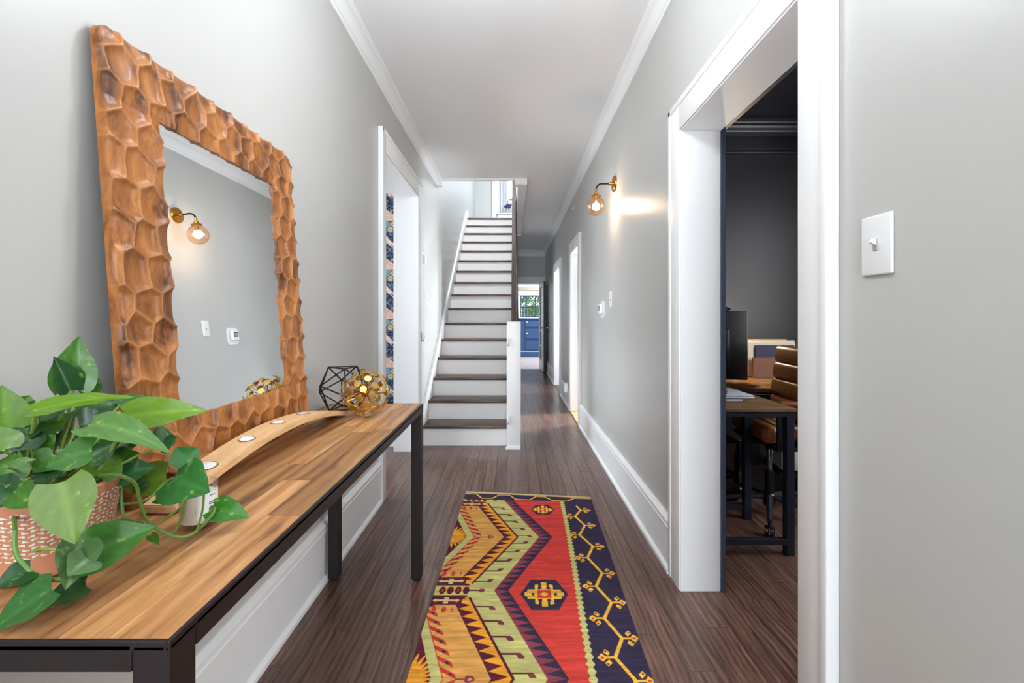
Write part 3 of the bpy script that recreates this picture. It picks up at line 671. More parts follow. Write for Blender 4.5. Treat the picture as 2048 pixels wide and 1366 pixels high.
    # meander with trefoils
    mv = [(.871, .159), (.892, .225), (.842, .318), (.894, .442), (.842, .560), (.908, .689), (.857, .800), (.918, .936), (.866, 1.040), (.922, 1.156), (.866, 1.256), (.923, 1.370), (.870, 1.466), (.930, 1.57), (.872, 1.67), (.928, 1.79), (.87, 1.89), (.928, 2.0), (.87, 2.1), (.928, 2.22), (.87, 2.33), (.928, 2.44), (.87, 2.55)]
    def seg(p, q, wd):
        ax, ay = p[0]*W, p[1]; bx, by = q[0]*W, q[1]; px, py = u*W-ax, v-ay; dx, dy = bx-ax, by-ay
        t = np.clip((px*dx+py*dy)/(dx*dx+dy*dy), 0, 1); return np.hypot(px-t*dx, py-t*dy) < wd
    for p, q in zip(mv, mv[1:]): P[seg(p, q, .0065)] = YEL
    for kk, (pu, pv) in enumerate(mv[1:]):
        sd = 1 if kk % 2 == 0 else -1
        def lo(a): return ((u-pu)*W*sd, (v-pv))
        x_, y_ = (u-pu)*W*sd, v-pv
        st_ = (x_ > -.004) & (x_ < .034) & (np.abs(y_) < .005)
        tip = np.abs(x_-.046)+np.abs(y_)*.9 < .018
        up = np.abs(x_-.026-(np.abs(y_)-.02)*.25)+np.abs(np.abs(y_)-.026)*.75 < .0125
        P[st_ | tip | up] = YEL; P[np.hypot(x_-.046, y_) < .006] = RED; P[np.hypot(x_-.030, np.abs(y_)-.03) < .004] = MAROON
    # end border
    top = v < .090; P[top] = NAVY
    for a0, a1, dn in ((-.05, .09, 0), (.09, .14, 1), (.14, .22, 2), (.22, .27, 3), (.27, .36, 0), (.36, .41, 1), (.41, .52, 2), (.52, .565, 3), (.565, .64, 0), (.64, .695, 1), (.695, .81, 2), (.81, .865, 3), (.865, 1.05, 0)):
        va, vb = {0: (.018, .018), 1: (.018, .078), 2: (.078, .078), 3: (.078, .018)}[dn]
        P[seg((a0, va), (a1, vb), .0055)] = YEL*.95
    P[(v > .090) & (v < .100) & (u < .34)] = MAROON
    P[v < .006] = CREAM*.85
    n = vnoise(v*90+u*2, u*6, 5)*.55+vnoise(v*240, u*25, 8)*.45
    P *= (.84+.34*n)[..., None]
    return np.clip(P, 0, 1)
rug = thing('runner_rug', 'flat woven runner rug with red, navy, green and orange geometric pattern', 'rug', (.06, 1.75, 0))
rw = colour_grid('weave', 'rug_weave', 330, 1088, rug_geo, rug_col); rw.parent = rug; rw.location = -rug.location
md = rw.modifiers.new('thick', 'SOLIDIFY'); md.thickness = .005; md.offset = -1
bm = bmesh.new(); r_ = random.Random(2)
for k in range(190):
    U = np.array([[k/189.]]); g = rug_geo(U, np.array([[0.]]))[0, 0]
    x, y = g[0], g[1]; dx = r_.gauss(0, .006); ln = r_.uniform(.008, .024)
    q = [(x-.0016, y, .006), (x+.0016, y, .006), (x+dx+.001, y+ln, .004), (x+dx-.001, y+ln, .004)]
    bm.faces.new([bm.verts.new(p) for p in q])
simple('fringe', C(226, 206, 170), rough=.9)
fr = mkobj('fringe', bm, 'fringe', rug); fr['kind'] = 'stuff'

# ------------------------------------------------------------------ console table
TZ = .805; TX0, TX1, TY0, TY1 = -.845, -.420, .556, 2.118
tb = thing('console_table', 'long console table with wooden plank top and black steel frame', 'table', ((TX0+TX1)/2, (TY0+TY1)/2, 0))
LW = .047; AP = .038
for x0 in (TX0, TX1-LW):
    for y0 in (TY0, TY1-LW):
        lg = MB().box(x0, x0+LW, y0, y0+LW, .012, TZ-.004, bevel=.003).build('leg', 'black_steel', tb)
        MB().box(x0+.008, x0+LW-.008, y0+.008, y0+LW-.008, 0, .014, bevel=.002).build('foot', 'black_plastic', lg)
for x0 in (TX0, TX1-.03): MB().box(x0, x0+.03, TY0+LW, TY1-LW, TZ-AP, TZ-.004, bevel=.002).build('side_rail', 'black_steel', tb)
for y0 in (TY0, TY1-.03): MB().box(TX0+LW, TX1-LW, y0, y0+.03, TZ-AP, TZ-.004, bevel=.002).build('end_rail', 'black_steel', tb)
BW = .006
for x0 in (TX0, TX1-BW): MB().box(x0, x0+BW, TY0, TY1, TZ-.012, TZ+.0005, bevel=.0015).build('edge_strip', 'black_steel', tb)
for y0 in (TY0, TY1-BW): MB().box(TX0+BW, TX1-BW, y0, y0+BW, TZ-.012, TZ+.0005, bevel=.0015).build('edge_strip', 'black_steel', tb)
r_ = random.Random(21); nrow = 6; pw = (TX1-TX0-2*BW)/nrow
for k in range(nrow):
    x = TX0+BW+k*pw; y = TY0+BW; cuts = [TY0+BW+r_.uniform(.35, .75), TY0+BW+r_.uniform(.95, 1.25)]; ed = [y]+cuts+[TY1-BW]
    for a, b_ in zip(ed, ed[1:]):
        cx, cy = x+pw/2, (a+b_)/2
        o = MB().box(-pw/2+.0003, pw/2-.0003, a-cy+.0003, b_-cy-.0003, -.018, 0, bevel=.0006, seg=1).build('plank', 'table_wood')
        o.parent = tb; o.location = Vector((cx, cy, TZ))-tb.location

# ------------------------------------------------------------------ carved mirror leaning on the wall
def build_mirror():
    y0, y1, hgt = .932, 1.738, 1.012
    fw, th = .150, .030
    W_, H_ = y1-y0, hgt
    lean = math.atan2(.072, 1.0)
    bx, bz = -.768, TZ+.002        # front lower edge
    root = thing('carved_mirror', 'large mirror in a scalloped carved wooden frame leaning on the wall', 'mirror', (bx, (y0+y1)/2, bz))
    up = Vector((-math.sin(lean), 0, math.cos(lean))); nr = Vector((math.cos(lean), 0, math.sin(lean)))
    def wp_(s, t, n): return Vector((bx, y0, bz))+Vector((0, s, 0))+up*t+nr*n
    # cell centres on a jittered staggered lattice
    cs = []; r = np.random.RandomState(5); sx, sz = .078, .072
    for j in range(-1, int(H_/sz)+3):
        for i in range(-1, int(W_/sx)+3):
            cs.append(((i+.5*(j % 2))*sx+r.uniform(-.016, .016), j*sz+r.uniform(-.014, .014)))
    cs = np.array(cs)
    res = .0031; nx, nz = int(W_/res), int(H_/res)
    S_, T_ = np.meshgrid(np.linspace(0, W_, nx+1), np.linspace(0, H_, nz+1))
    def cells(S_, T_):
        d1 = np.full(S_.shape, 9.); d2 = d1.copy()
        for cx, cz in cs:
            d = np.hypot(S_-cx, T_-cz); m_ = d < d1
            d2 = np.where(m_, d1, np.minimum(d2, d)); d1 = np.where(m_, d, d1)
        return d1, d2
    d1, d2 = cells(S_, T_)
    ee = np.clip((d2-d1)/2/.017, 0, 1); hgt_ = -.0062*(1-(1-ee)**2)-.0050*np.clip(1-(d1/.050)**2, 0, 1)
    ridge = np.clip(1-(d2-d1)/.0065, 0, 1)
    # wavy outline: pull the border vertices inwards by the local carving
    ew = lambda d1_: .004*np.clip(1-(d1_/.045), 0, 1)
    inner = lambda S_, T_: (S_ > fw) & (S_ < W_-fw) & (T_ > fw+.006) & (T_ < H_-fw)
    edge = np.minimum(np.minimum(S_, W_-S_), np.minimum(T_, H_-T_))
    rnd = np.clip(1-edge/.014, 0, 1); hgt_ = hgt_-.004*rnd**2
    cor = np.hypot(np.clip(S_-(W_-.05), 0, 9), np.clip(T_-(H_-.05), 0, 9))
    keep = np.ones(S_.shape, bool)
    q_in = inner((S_[:-1, :-1]+S_[1:, 1:])/2, (T_[:-1, :-1]+T_[1:, 1:])/2)
    # displace the outline
    k = ew(d1)*(S_ > .03); wgt = np.clip(1-edge/.03, 0, 1)
    S2 = S_+np.where(S_ < W_/2, 1, -1)*k*wgt*(np.minimum(S_, W_-S_) < .03)
    T2 = T_+np.where(T_ < H_/2, 1, -1)*k*wgt*(np.minimum(T_, H_-T_) < .03)*(T_ > .03)
    # round the two upper corners
    for sx_ in (0, 1):
        ds = (W_-S2) if sx_ else S2; dt = H_-T2; R_ = .03
        inc = (ds < R_) & (dt < R_); dd = np.hypot(R_-ds, R_-dt); mxv = np.maximum(R_-ds, R_-dt); f_ = np.where(inc & (dd > 1e-6), mxv/np.maximum(dd, 1e-6), 1)
        nds = R_-(R_-ds)*f_; ndt = R_-(R_-dt)*f_
        S2 = np.where(inc, (W_-nds) if sx_ else nds, S2); T2 = np.where(inc, H_-ndt, T2)
    # inner outline wave
    din = np.minimum(np.minimum(np.abs(S_-fw), np.abs(S_-W_+fw)), np.minimum(np.abs(T_-fw-.006), np.abs(T_-H_+fw)))
    nin = np.clip(1-din/.012, 0, 1); hgt_ = hgt_-.002*nin
    verts = np.array(Vector((bx, y0, bz)))+np.stack([0*S2, S2, 0*S2], -1)+T2[..., None]*np.array(up)+hgt_[..., None]*np.array(nr)
    idx = np.arange(S_.size).reshape(S_.shape)
    q = np.stack([idx[:-1, :-1], idx[:-1, 1:], idx[1:, 1:], idx[1:, :-1]], -1)[~q_in]
    used = np.unique(q); remap = -np.ones(S_.size, int); remap[used] = np.arange(len(used))
    V = verts.reshape(-1, 3)[used]; Q = remap[q]; rv = ridge.reshape(-1)[used]
    # rim: boundary edges extruded to the back
    from collections import Counter
    cnt = Counter(); ori = {}
    for f in Q:
        for a, b in ((f[0], f[1]), (f[1], f[2]), (f[2], f[3]), (f[3], f[0])):
            kx = (min(a, b), max(a, b)); cnt[kx] += 1; ori[kx] = (a, b)
    be = [ori[k_] for k_, n_ in cnt.items() if n_ == 1]; bv = sorted({v for e in be for v in e}); m2 = {v: len(V)+i for i, v in enumerate(bv)}
    Vb = []
    for v in bv:
        p = V[v]; n_ = (p-np.array((bx, y0, bz))) @ np.array(nr); Vb.append(p+np.array(nr)*(-th-n_))
    V = np.vstack([V, np.array(Vb)]); rv = np.r_[rv, np.zeros(len(Vb))]
    side = [(b, a, m2[a], m2[b]) for a, b in be]
    off = np.array(root.location)
    me = bpy.data.meshes.new('frame'); me.from_pydata((V-off).tolist(), [], Q.tolist()+side); me.update()
    at_ = me.attributes.new('ridge', 'FLOAT', 'POINT'); at_.data.foreach_set('value', (rv*.5).astype(np.float32))
    me.shade_smooth(); me.set_sharp_from_angle(angle=math.radians(50))
    fo2 = bpy.data.objects.new('frame', me); COL.objects.link(fo2); fo2.parent = root; me.materials.append(M_['carved_wood'])
    def slab(name, mat, s0, s1, t0, t1, n0, n1):
        b = bmesh.new(); c8 = [b.verts.new(wp_(s, t, n)) for n in (n0, n1) for t in (t0, t1) for s in (s0, s1)]
        for f in ((0, 1, 3, 2), (4, 5, 7, 6), (0, 1, 5, 4), (2, 3, 7, 6), (0, 2, 6, 4), (1, 3, 7, 5)): b.faces.new([c8[i] for i in f])
        bmesh.ops.recalc_face_normals(b, faces=b.faces[:]); return mkobj(name, b, mat, root)
    slab('mirror_glass', 'silver', fw-.02, W_-fw+.02, fw-.02, H_-fw+.02, -.026, -.016)
    slab('back_panel', 'tread_wood', .03, W_-.03, .03, H_-.03, -.036, -.029)
build_mirror()

# ------------------------------------------------------------------ things on the console
# arched stave candle holder
sv = thing('candle_stave', 'arched pale wooden stave holding tealights on the console', 'candle holder', (-.712, 1.38, TZ))
def stave_z(y): return TZ+.018+.062*(1-((y-1.38)/.465)**2)
b = bmesh.new(); rows = []
n = 40
for k in range(n+1):
    y = .915+.93*k/n; t = (y-1.38)/.465; hw = .041-.006*t*t; z = stave_z(y); th = .021-.004*abs(t)**3; cx = -.712+.004*t
    zb = max(z-th, TZ+.0005)
    rows.append([b.verts.new((cx-hw, y, z)), b.verts.new((cx+hw, y, z)), b.verts.new((cx+hw, y, zb)), b.verts.new((cx-hw, y, zb))])
for A, B in zip(rows, rows[1:]):
    for k in range(4): b.faces.new((A[k], A[(k+1) % 4], B[(k+1) % 4], B[k]))
b.faces.new(rows[0]); b.faces.new(rows[-1][::-1]); bmesh.ops.recalc_face_normals(b, faces=b.faces[:])
bmesh.ops.bevel(b, geom=[e for e in b.edges if e.calc_face_angle(0) > 1.0], offset=.0025, segments=2, affect='EDGES')
mkobj('stave', b, 'stave_wood', sv, True, 30)
labs = ['white tealight in the stave nearest the potted plant', 'white tealight in the stave, second from the plant', 'white tealight in the stave, third from the plant', 'white tealight at the far end of the stave']
for k, y in enumerate((1.06, 1.215, 1.375, 1.535)):
    z = stave_z(y); sl = math.atan2(stave_z(y+.01)-stave_z(y-.01), .02)
    MT = Matrix.Translation((-.712, y, z)) @ Matrix.Rotation(sl, 4, 'X')
    hl = MB().lathe([(0, .0005), (.0212, .0005), (.0212, -.002)], 24, MT).build('candle_hole', 'leather_dark', sv)
    tl = thing('tealight', labs[k], 'candle', MT.translation, 'tealights in the wooden stave')
    MB().lathe([(.0195, -.001), (.0195, .0025), (.0188, .0032), (.0180, .0025), (.0180, .001)], 24, MT).build('cup', 'chrome', tl, True)
    MB().lathe([(0, .0022), (.012, .0018), (.0178, .0016), (.0178, -.001)], 24, MT).build('wax', 'paper_white', tl, True)
    MB().tube([MT @ Vector((0, 0, .001)), MT @ Vector((.0005, 0, .007))], .0008, 5).build('wick', 'paper_white', tl)

# glass jar candle
cx, cy = -.604, .872
jc = thing('jar_candle', 'small glass jar candle with white label beside the pothos vine', 'candle', (cx, cy, TZ))
MT = Matrix.Translation((cx, cy, TZ+.0008))
MB().lathe([(0, 0), (.0285, 0), (.031, .003), (.0315, .082), (.0295, .082), (.029, .010), (.026, .008), (0, .008)], 32, MT).build('glass_jar', 'clear_glass', jc, True)
MB().lathe([(0, .009), (.0285, .010), (.0288, .062), (.026, .063), (0, .0625)], 32, MT).build('wax', 'candle_wax', jc, True)
MB().tube([(cx, cy, TZ+.06), (cx+.001, cy, TZ+.073)], .001, 5).build('wick', 'ink', jc)
def jar_patch(name, mat, a0, a1, z0, z1, r):
    b = bmesh.new(); n = 8; A = []; B = []
    for k in range(n+1):
        a = math.radians(a0+(a1-a0)*k/n); A.append(b.verts.new((cx+r*math.cos(a), cy+r*math.sin(a), TZ+z0))); B.append(b.verts.new((cx+r*math.cos(a), cy+r*math.sin(a), TZ+z1)))
    for k in range(n): b.faces.new((A[k], A[k+1], B[k+1], B[k]))
    return b
lb = mkobj('label', jar_patch('l', None, -58, 25, .020, .070, .0321), 'paper_white', jc)
for z0, a0, a1 in ((.060, -22, -2), (.047, -24, 2), (.044, -24, -4), (.036, -24, -12), (.032, -24, 0), (.028, -24, -8)):
    mkobj('label_print', jar_patch('p', None, a0, a1, z0, z0+.0016, .0324), 'ink', lb)
for z0 in (.022, .0675): mkobj('label_border', jar_patch('p', None, -55, 22, z0, z0+.0006, .0323), 'ink', lb)
for a0 in (-55, 21.2): mkobj('label_border', jar_patch('p', None, a0, a0+1, .022, .068, .0323), 'ink', lb)

# wire icosahedron
ph = (1+5**.5)/2
iv = [Vector(p).normalized() for p in ((-1, ph, 0), (1, ph, 0), (-1, -ph, 0), (1, -ph, 0), (0, -1, ph), (0, 1, ph), (0, -1, -ph), (0, 1, -ph), (ph, 0, -1), (ph, 0, 1), (-ph, 0, -1), (-ph, 0, 1))]
f0 = (iv[0]+iv[5]+iv[11]).normalized(); Rm = f0.rotation_difference(Vector((0, 0, 1))).to_matrix()
Ri = .112; inr = .7947*Ri
ie = [(a, b) for a in range(12) for b in range(a+1, 12) if abs((iv[a]-iv[b]).length-1.0515) < .01]
ic = Vector((-.742, 1.985, TZ+inr+.0035)); Rz = Matrix.Rotation(math.radians(-58), 3, 'Z')
pv = [ic+Rz @ (Rm @ v)*Ri for v in iv]
m = MB()
for a, b in ie: m.tube([pv[a], pv[b]], .0032, 6)
for p in pv: m.ball(p, .0042, 1)
tag(m.build('wire_icosahedron', 'black_wire', None, True), 'black wire icosahedron ornament on the far end of the console', 'ornament')
# brass burst sphere
sc = Vector((-.597, 1.836, TZ+.0965))
bs = thing('burst_sphere', 'round brass burst ornament of stems and discs on the console', 'ornament', (sc.x, sc.y, TZ))
MB().ball(sc, .016, 2).build('hub', 'brass', bs, True)
disc = bpy.data.meshes.new('disc'); b = MB(); b.lathe([(0, .0012), (.0128, .0010), (.0136, 0), (.0128, -.0010), (0, -.0012)], 14); b.bm.to_mesh(disc); disc.materials.append(M_['gold_disc'])
rod = bpy.data.meshes.new('rod'); b = MB(); b.tube([(0, 0, -.082), (0, 0, 0)], .0013, 5); b.bm.to_mesh(rod); rod.materials.append(M_['brass'])
NB = 66; r_ = random.Random(3)
for k in range(NB):
    z = 1-2*(k+.5)/NB; a = k*2.399963; dv = Vector((math.sqrt(1-z*z)*math.cos(a), math.sqrt(1-z*z)*math.sin(a), z))
    rad = .0945 if k % 3 else .084
    q = Vector((0, 0, 1)).rotation_difference(dv)
    for nm, me in (('disc', disc), ('rod', rod)):
        o = bpy.data.objects.new(nm, me); COL.objects.link(o); o.parent = bs; o.location = sc+dv*rad-bs.location; o.rotation_mode = 'QUATERNION'; o.rotation_quaternion = q

# ------------------------------------------------------------------ potted pothos
PX, PY = -.762, .735
PH, PR0, PR1 = .130, .080, .102
pt = thing('potted_pothos', 'trailing green pothos in a terracotta pot with white triangle pattern', 'potted plant', (PX, PY, TZ))
MT = Matrix.Translation((PX, PY, TZ+.001))
MB().lathe([(0, 0), (PR0-.008, 0), (PR0, .006), (PR0+.003, .02), (PR1, PH-.004), (PR1-.003, PH), (PR1-.009, PH-.001), (PR1-.011, PH-.02), (0, PH-.02)], 64, MT).build('pot', 'terracotta', pt, True)
MB().lathe([(0, PH-.012), (.05, PH-.016), (PR1-.0105, PH-.019)], 32, MT).build('soil', 'soil', pt, True)
b = bmesh.new(); nr_ = 11; nc = 60; zlo, zhi = .040, PH-.016; rh = (zhi-zlo)/nr_
for j in range(nr_):
    for i in range(nc):
        a = (i+.5*(j % 2))/nc*2*math.pi; w_ = 2*math.pi/nc
        z0 = zlo+j*rh+.0012; z1 = z0+rh-.0022
        rr = lambda z: PR0+.003+(PR1-PR0-.003)*(z-.02)/(PH-.024)+.0006
        P_ = lambda aa, z: (PX+rr(z)*math.cos(aa), PY+rr(z)*math.sin(aa), TZ+.001+z)
        if i % 2: tri_ = [P_(a-.42*w_, z0), P_(a+.42*w_, z0), P_(a+.42*w_, z1)] if j % 2 else [P_(a-.42*w_, z0), P_(a+.42*w_, z0), P_(a-.42*w_, z1)]
        else: tri_ = [P_(a-.42*w_, z1), P_(a+.42*w_, z0), P_(a+.42*w_, z1)] if j % 2 else [P_(a-.42*w_, z1), P_(a-.42*w_, z0), P_(a+.42*w_, z1)]
        b.faces.new([b.verts.new(p) for p in tri_])
bmesh.ops.recalc_face_normals(b, faces=b.faces[:])
tp = mkobj('triangle_print', b, 'pot_white', pt); tp['kind'] = 'stuff'

def leaf(base, tip, width, normal, col, droop=.15, fold=.25, curl=0., petiole=None, heart=.55):
    base, tip = Vector(base), Vector(tip); ax = tip-base; L = ax.length; ax.normalize()
    nrm = Vector(normal); nrm = (nrm-ax*nrm.dot(ax)).normalized(); sd = ax.cross(nrm)
    nu, nv = 13, 9; b = bmesh.new(); G = []; cl = []
    lay = b.verts.layers.float_color.new('col')
    cA = np.array(col[:3])*np.array((.72, .70, .58))
    for i in range(nu):
        t = i/(nu-1)
        wv = math.sin(math.pi*min(1, t*.92+.08)**.62)**.9*(1-.12*t) if t < 1 else 0
        wv = max(wv, 0)*width/2*1.06
        row = []
        for j in range(nv):
            s = (j/(nv-1)-.5)*2
            back = heart*.20*L*max(0, 1-t*3.2)*abs(s)**1.4        # lobes of the heart reach behind the stalk
            p = base+ax*(t*L-back)+sd*(s*wv)
            p += nrm*(fold*abs(s)*wv*.9-droop*L*(t**2)+droop*L*.5*t-curl*wv*s*s*.8+.012*L*math.sin(t*17+s*2)*abs(s))
            v = b.verts.new(p)
            vein = .82+.18*min(1, abs(s)*4); st_ = 1+.10*math.sin((t*2.0-abs(s)*.55)*26)*(abs(s) > .1)
            rib = 1.35 if abs(s) < .06 else 1
            c_ = np.clip(cA*st_*rib, 0, 1); v[lay] = (c_[0], c_[1], c_[2], 1)
            row.append(v)
        G.append(row)
    for i in range(nu-1):
        for j in range(nv-1):
            try: b.faces.new((G[i][j], G[i][j+1], G[i+1][j+1], G[i+1][j]))
            except ValueError: pass
    bmesh.ops.remove_doubles(b, verts=b.verts[:], dist=1e-5)
    o = mkobj('leaf', b, 'leaf', pt, True, 80)
    if petiole is not None:
        pb = Vector(petiole); mid = (pb+base)/2+Vector((0, 0, .012))
        pts = [pb*(1-t)**2+mid*2*t*(1-t)+base*t*t for t in [k/7 for k in range(8)]]
        MB().tube(pts, [.0026-.001*k/7 for k in range(8)], 6).build('petiole', 'petiole', pt, True)
    return o
G1, G2, G3, G4, G5, G6 = C(72, 126, 44), C(98, 142, 50), C(48, 104, 44), C(38, 88, 44), C(112, 156, 40), C(98, 144, 78)
crown = Vector((PX+.02, PY-.01, TZ+.118)); crown2 = Vector((PX-.03, PY+.02, TZ+.118)); crown3 = Vector((PX+.06, PY+.01, TZ+.118))
def LP(bx, by, bD, tx, ty, tD, wpx, nrm, col, par=None, **k):
    B_, T_ = at(bx, by, bD), at(tx, ty, tD)
    leaf(B_, T_, wpx*(1.0 if wpx == 100 else 1.14)*(bD+tD)/2/FPX, nrm, col, petiole=par, **k)
CAMN = (.75, -.6, .35); UPN = (.25, -.25, .95); CAMV = (.6, -.75, .1)
LEAVES = [
 (146, 778, .80, 157, 672, .81, 62, (.6, -.8, .1), G1, crown2, dict(fold=.3, droop=.05)),
 (140, 782, .79, 108, 712, .77, 46, (.9, -.2, .1), G4, crown2, dict(fold=.4, droop=.05)),
 (178, 785, .82, 186, 742, .84, 30, (.7, -.7, .1), G1, crown2, dict(fold=.3)),
 (70, 822, .72, 268, 780, .80, 44, (.05, -.55, .84), G5, crown2, dict(fold=.15, droop=.25)),
 (76, 836, .74, 140, 812, .78, 40, (.2, -.5, .8), G3, crown2, dict()),
 (250, 834, .76, 410, 815, .78, 62, (.3, -.75, .6), G5, crown, dict(fold=.15, droop=.2)),
 (238, 812, .82, 300, 790, .86, 34, (.3, -.6, .7), G3, crown, dict()),
 (180, 850, .70, 322, 872, .68, 60, (.35, -.55, .75), G6, crown, dict(droop=.6, fold=.1)),
 (20, 872, .72, 4, 768, .73, 70, (.8, -.6, .1), G2, crown2, dict(fold=.2)),
 (40, 850, .76, 70, 800, .78, 60, (.8, -.6, .2), G1, crown2, dict()),
 (70, 872, .74, 136, 838, .77, 34, (.3, -.6, .7), G1, crown2, dict()),
 (150, 818, .80, 238, 806, .82, 46, (.3, -.6, .75), G3, crown, dict(droop=.3)),
 (158, 852, .78, 226, 848, .80, 60, (.6, -.75, .3), G4, crown, dict(droop=.4)),
 (128, 890, .80, 140, 850, .80, 34, (.7, -.7, .1), C(70, 124, 92), crown, dict()),
 (330, 888, .80, 318, 846, .82, 34, (.7, -.6, .4), G3, crown3, dict(curl=.6)),
 (322, 890, .80, 352, 872, .80, 34, (.6, -.4, .7), G3, None, dict(curl=.6)),
 (182, 902, .68, 86, 930, .66, 70, (.25, -.55, .8), C(80, 134, 70), crown, dict(droop=.2, fold=.12)),
 (242, 952, .78, 308, 930, .80, 54, (.3, -.6, .75), C(70, 128, 80), crown3, dict(droop=.3)),
 (262, 900, .80, 210, 870, .80, 60, (.5, -.75, .4), G1, crown, dict()),
 (200, 930, .76, 262, 898, .79, 48, (.3, -.7, .6), G1, crown3, dict()),
 (190, 950, .74, 240, 905, .78, 60, (.5, -.7, .5), G2, crown, dict()),
 (122, 966, .625, 152, 1090, .595, 100, (.55, -.80, .25), C(104, 140, 50), (PX+.05, PY-.05, TZ+.118), dict(droop=-.05, fold=.10, heart=.5)),
 (52, 960, .66, -6, 1014, .62, 74, (.3, -.85, .45), G4, crown2, dict(droop=.2)),
 (14, 935, .64, 66, 914, .62, 24, (.1, -.5, .85), C(120, 160, 110), crown2, dict()),
 (20, 905, .70, 10, 850, .72, 90, (.8, -.6, .1), G4, crown2, dict()),
 (60, 880, .72, 30, 860, .73, 50, (.7, -.7, .2), G4, crown2, dict()),
 (84, 905, .76, 52, 868, .77, 60, (.7, -.7, .2), G3, crown2, dict()),
 (70, 900, .73, 110, 870, .74, 54, (.5, -.7, .4), G1, crown2, dict()),
 (332, 952, .86, 244, 978, .83, 60, (.35, -.75, .6), C(100, 132, 40), None, dict(droop=.15)),
 (348, 958, .79, 412, 980, .75, 84, (.55, -.75, .35), C(56, 122, 60), None, dict(droop=.2, heart=.9, curl=.25)),
 (376, 925, .80, 352, 892, .81, 46, (.4, -.6, .7), C(60, 126, 66), None, dict()),
 (314, 996, .80, 384, 990, .82, 30, (.2, -.55, .8), G3, None, dict(droop=.35)),
 (425, 1017, .85, 498, 1031, .85, 46, (.4, -.6, .7), C(62, 136, 44), None, dict(droop=.2, fold=.15)),
 (432, 1016, .85, 418, 1030, .84, 18, (.4, -.6, .7), C(62, 126, 50), None, dict()),
 (166, 1112, .66, 310, 1050, .71, 84, (.3, -.65, .7), C(66, 124, 48), (PX+.07, PY-.08, TZ+.06), dict(fold=.22, droop=.12, heart=.8)),
 (216, 1060, .75, 290, 1044, .78, 30, (.2, -.5, .85), G1, None, dict()),
 (160, 1086, .64, 132, 1178, .60, 62, (.75, -.55, .35), C(86, 128, 76), None, dict(fold=.45, droop=.1)),
 (176, 1118, .63, 136, 1150, .60, 56, (.5, -.7, .5), C(92, 134, 86), None, dict(fold=.2)),
 (172, 1172, .645, 76, 1216, .61, 64, (.1, -.35, .93), G4, None, dict(droop=.1)),
 (104, 1178, .605, -24, 1262, .565, 88, (.1, -.4, .9), C(60, 118, 60), None, dict(droop=.12, fold=.2)),
 (62, 1140, .62, -14, 1176, .59, 52, (.2, -.55, .8), G4, None, dict()),
 (300, 1070, .76, 318, 1088, .74, 16, (.2, -.5, .8), G1, None, dict()),
 (108, 960, .70, 96, 900, .74, 50, (.5, -.8, .2), G4, crown2, dict()),
 (30, 830, .78, 60, 790, .80, 52, (.7, -.7, .2), G1, crown2, dict()),
 (100, 850, .80, 150, 830, .83, 44, (.4, -.7, .5), G3, crown2, dict()),
 (6, 900, .66, -20, 850, .66, 60, (.7, -.7, .2), G2, crown2, dict()),
 (120, 930, .72, 170, 905, .74, 52, (.3, -.6, .7), G3, crown, dict()),
 (176, 915, .74, 240, 880, .77, 50, (.4, -.7, .5), G3, crown, dict()),
 (226, 880, .78, 276, 862, .80, 46, (.5, -.7, .4), G4, crown, dict()),
 (270, 965, .84, 318, 950, .86, 44, (.3, -.7, .6), G4, crown3, dict(droop=.2)),
 (90, 985, .66, 40, 1000, .64, 44, (.3, -.8, .5), G3, crown, dict()),
 (30, 985, .64, 86, 1010, .62, 46, (.3, -.8, .5), G1, crown2, dict()),
 (10, 960, .66, 30, 905, .68, 56, (.6, -.75, .2), G1, crown2, dict()),
 (110, 912, .72, 62, 945, .70, 50, (.3, -.7, .6), G1, crown2, dict(droop=.2)),
 (228, 930, .80, 280, 905, .82, 52, (.4, -.7, .5), G1, crown3, dict()),
 (290, 868, .80, 250, 845, .82, 46, (.4, -.8, .3), G4, crown, dict()),
]
for q in LEAVES: LP(*q[:8], q[8], q[9], **q[10])
def vine(pp, r, name='vine', mat='vine'):
    P_ = [at(*p) for p in pp]; out = []
    for i in range(len(P_)-1):
        p0, p1, p2, p3 = P_[max(i-1, 0)], P_[i], P_[i+1], P_[min(i+2, len(P_)-1)]
        for k in range(6):
            t = k/6; out.append(.5*((2*p1)+(-p0+p2)*t+(2*p0-5*p1+4*p2-p3)*t*t+(-p0+3*p1-3*p2+p3)*t**3))
    out.append(P_[-1]); MB().tube(out, r, 7).build(name, mat, pt, True)
vine([(200, 950, .74), (240, 952, .74), (270, 968, .76), (281, 1005, .77), (297, 1045, .78), (345, 1072, .79), (385, 1068, .80), (424, 1030, .83), (428, 1016, .85)], .0028)
vine([(281, 1005, .77), (306, 990, .78), (330, 965, .79), (348, 955, .79)], .0020)
vine([(345, 1072, .79), (366, 1030, .79), (372, 990, .78), (378, 980, .78)], .0018)
vine([(393, 1064, .80), (405, 1020, .79), (408, 980, .77)], .0018)
vine([(310, 1050, .76), (365, 1012, .79), (372, 990, .79)], .0016)
vine([(242, 975, .78), (244, 1010, .78), (250, 1040, .78), (262, 1052, .78), (275, 1045, .78)], .0024)
vine([(242, 1008, .78), (260, 1007, .78), (281, 1005, .77)], .0018)
vine([(30, 1060, .63), (32, 1105, .625), (58, 1140, .62), (92, 1156, .62), (122, 1160, .625), (130, 1150, .63)], .0030)
vine([(122, 1160, .625), (150, 1140, .635), (166, 1112, .65)], .0022)
vine([(30, 1060, .63), (28, 1020, .66), (40, 985, .69), (60, 960, .72)], .0026)
